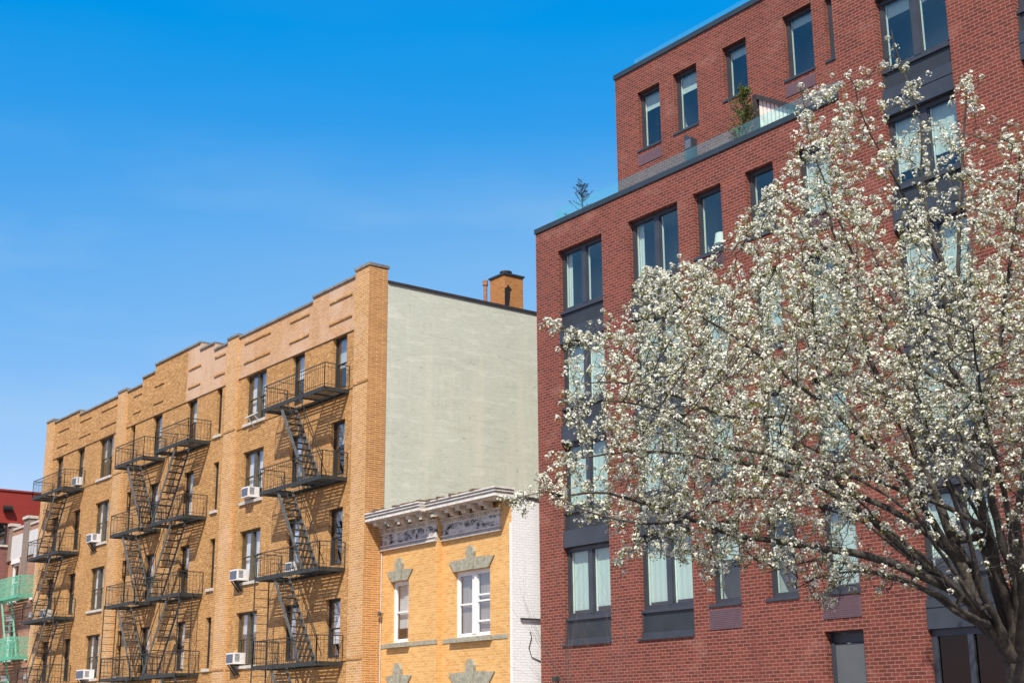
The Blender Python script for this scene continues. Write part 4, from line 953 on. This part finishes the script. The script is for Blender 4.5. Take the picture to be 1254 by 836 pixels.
# flower clusters
cl = []
FORK = Vector(at_depth(1243, 805, TD))
def shade(p):
    v = p - FORK; d = v.length; return 1.0 if d > 5.6 or v.z > 4.0 else max(.10, min(1, (d - 2.6) / 3.0))
for i in range(len(nodes)):
    if i >= NL:
        tip = not kids[i]
        if rad[i] > .013: continue
        q = shade(nodes[i])
        if rt.random() < q * (1 if tip else .62):
            d = nodes[i] - nodes[par[i]]
            n_ = 1
            for _ in range(n_): cl.append((nodes[i] + Vector((rt.gauss(0, .05), rt.gauss(0, .05), rt.gauss(.03, .05))), rt.uniform(.026, .070)))
    elif rad[i] < .03 and rt.random() < .5 * shade(nodes[i]):
        cl.append((nodes[i] + Vector((rt.gauss(0, .05), rt.gauss(0, .05), rt.gauss(.04, .04))), rt.uniform(.032, .06)))
def blossoms(cl):
    C = np.array([c[0] for c in cl]); Rr = np.array([c[1] for c in cl]); nf = 14; K = len(cl) * nf
    d = RNG.normal(size=(K, 3)); d[:, 2] += .75; d /= np.linalg.norm(d, axis=1)[:, None]
    P = np.repeat(C, nf, 0) + d * (np.repeat(Rr, nf) * RNG.uniform(.75, 1.05, K))[:, None]
    nrm = d + RNG.normal(size=(K, 3)) * .28; nrm /= np.linalg.norm(nrm, axis=1)[:, None]
    a = np.cross(nrm, RNG.normal(size=(K, 3))); a /= np.linalg.norm(a, axis=1)[:, None]; b = np.cross(nrm, a)
    fr = RNG.uniform(.012, .021, K)[:, None]
    V = np.zeros((K, 6, 3)); V[:, 0] = P - nrm * .006
    for k in range(5):
        t = 2 * math.pi * k / 5; V[:, k + 1] = P + (a * math.cos(t) + b * math.sin(t)) * fr + nrm * RNG.uniform(-.002, .006, K)[:, None]
    F = np.array([[0, 1, 2], [0, 2, 3], [0, 3, 4], [0, 4, 5], [0, 5, 1]])
    F = (np.arange(K)[:, None, None] * 6 + F[None]).reshape(-1, 3)
    return V.reshape(-1, 3), F
def leaves(cl, per):
    idx = np.array([i for i in range(len(cl)) for _ in range(per if RNG.random() < .75 else 0)]); K = len(idx)
    C = np.array([c[0] for c in cl])[idx]; d = RNG.normal(size=(K, 3)); d /= np.linalg.norm(d, axis=1)[:, None]
    s = np.cross(d, RNG.normal(size=(K, 3))); s /= np.linalg.norm(s, axis=1)[:, None]
    L = RNG.uniform(.03, .055, K)[:, None]; O_ = C + d * RNG.uniform(.01, .05, K)[:, None] - np.array([0, 0, .025])
    V = np.stack([O_, O_ + d * L * .5 + s * L * .22, O_ + d * L, O_ + d * L * .5 - s * L * .22], 1).reshape(-1, 3)
    return V, np.arange(K)[:, None] * 4 + np.arange(4)[None]
def raw(name, V, F, mat, parent):
    me = bpy.data.meshes.new(name); V = V - np.array(TB); k = F.shape[1]
    me.vertices.add(len(V)); me.vertices.foreach_set('co', V.astype(np.float32).ravel())
    me.loops.add(F.size); me.loops.foreach_set('vertex_index', F.astype(np.int32).ravel())
    me.polygons.add(len(F)); me.polygons.foreach_set('loop_start', (np.arange(len(F)) * k).astype(np.int32))
    try: me.polygons.foreach_set('loop_total', np.full(len(F), k, dtype=np.int32))
    except Exception: pass
    me.update(calc_edges=True); me.validate(); me.materials.append(mat)
    o = bpy.data.objects.new(name, me); COL.objects.link(o); o.parent = parent; return o
raw('crown', *blossoms(cl), PETAL, PT)
raw('young_leaves', *leaves(cl, 9), LEAF, PT)
print('tree nodes', len(nodes), 'limb', NL, 'clusters', len(cl), 'alive', len(alive))

# ------------------------------------------------------------------ bare sapling in front of the red wall
def sapling():
    rs = random.Random(8); b = MB(); O = (-26.75, -2.4, 0)
    def grow(p, d, r, L, lv):
        n = 5; pts = [p]; rr_ = [r]
        for i in range(n):
            d = (d + Vector((rs.gauss(0, .09), rs.gauss(0, .09), .05))).normalized(); p = p + d * L / n; pts.append(p); rr_.append(r * (1 - .7 * (i + 1) / n))
            if lv < 3 and i >= 1:
                for _ in range(2 if lv == 0 else 1):
                    e = (d + Vector((rs.gauss(0, .5), rs.gauss(0, .5), rs.gauss(.1, .2)))).normalized(); grow(p, e, rr_[-1] * .6, L * .5, lv + 1)
        b.tube(pts, rr_, 5, cap=False)
    for k in range(3): grow(Vector(O) + Vector((rs.gauss(0, .1), rs.gauss(0, .1), 0)), Vector((rs.gauss(0, .10), rs.gauss(0, .10), 1)), .018, 3.9, 0)
    T = thing('bare_sapling', 'thin leafless sapling in front of the red wall below the first bay', 'sapling', O)
    b.build('stems', simple('grey_twig', (.10, .08, .07), .9, 0, .3, 9), T, O)
sapling()
S.cycles.max_bounces = 8; S.cycles.transparent_max_bounces = 16
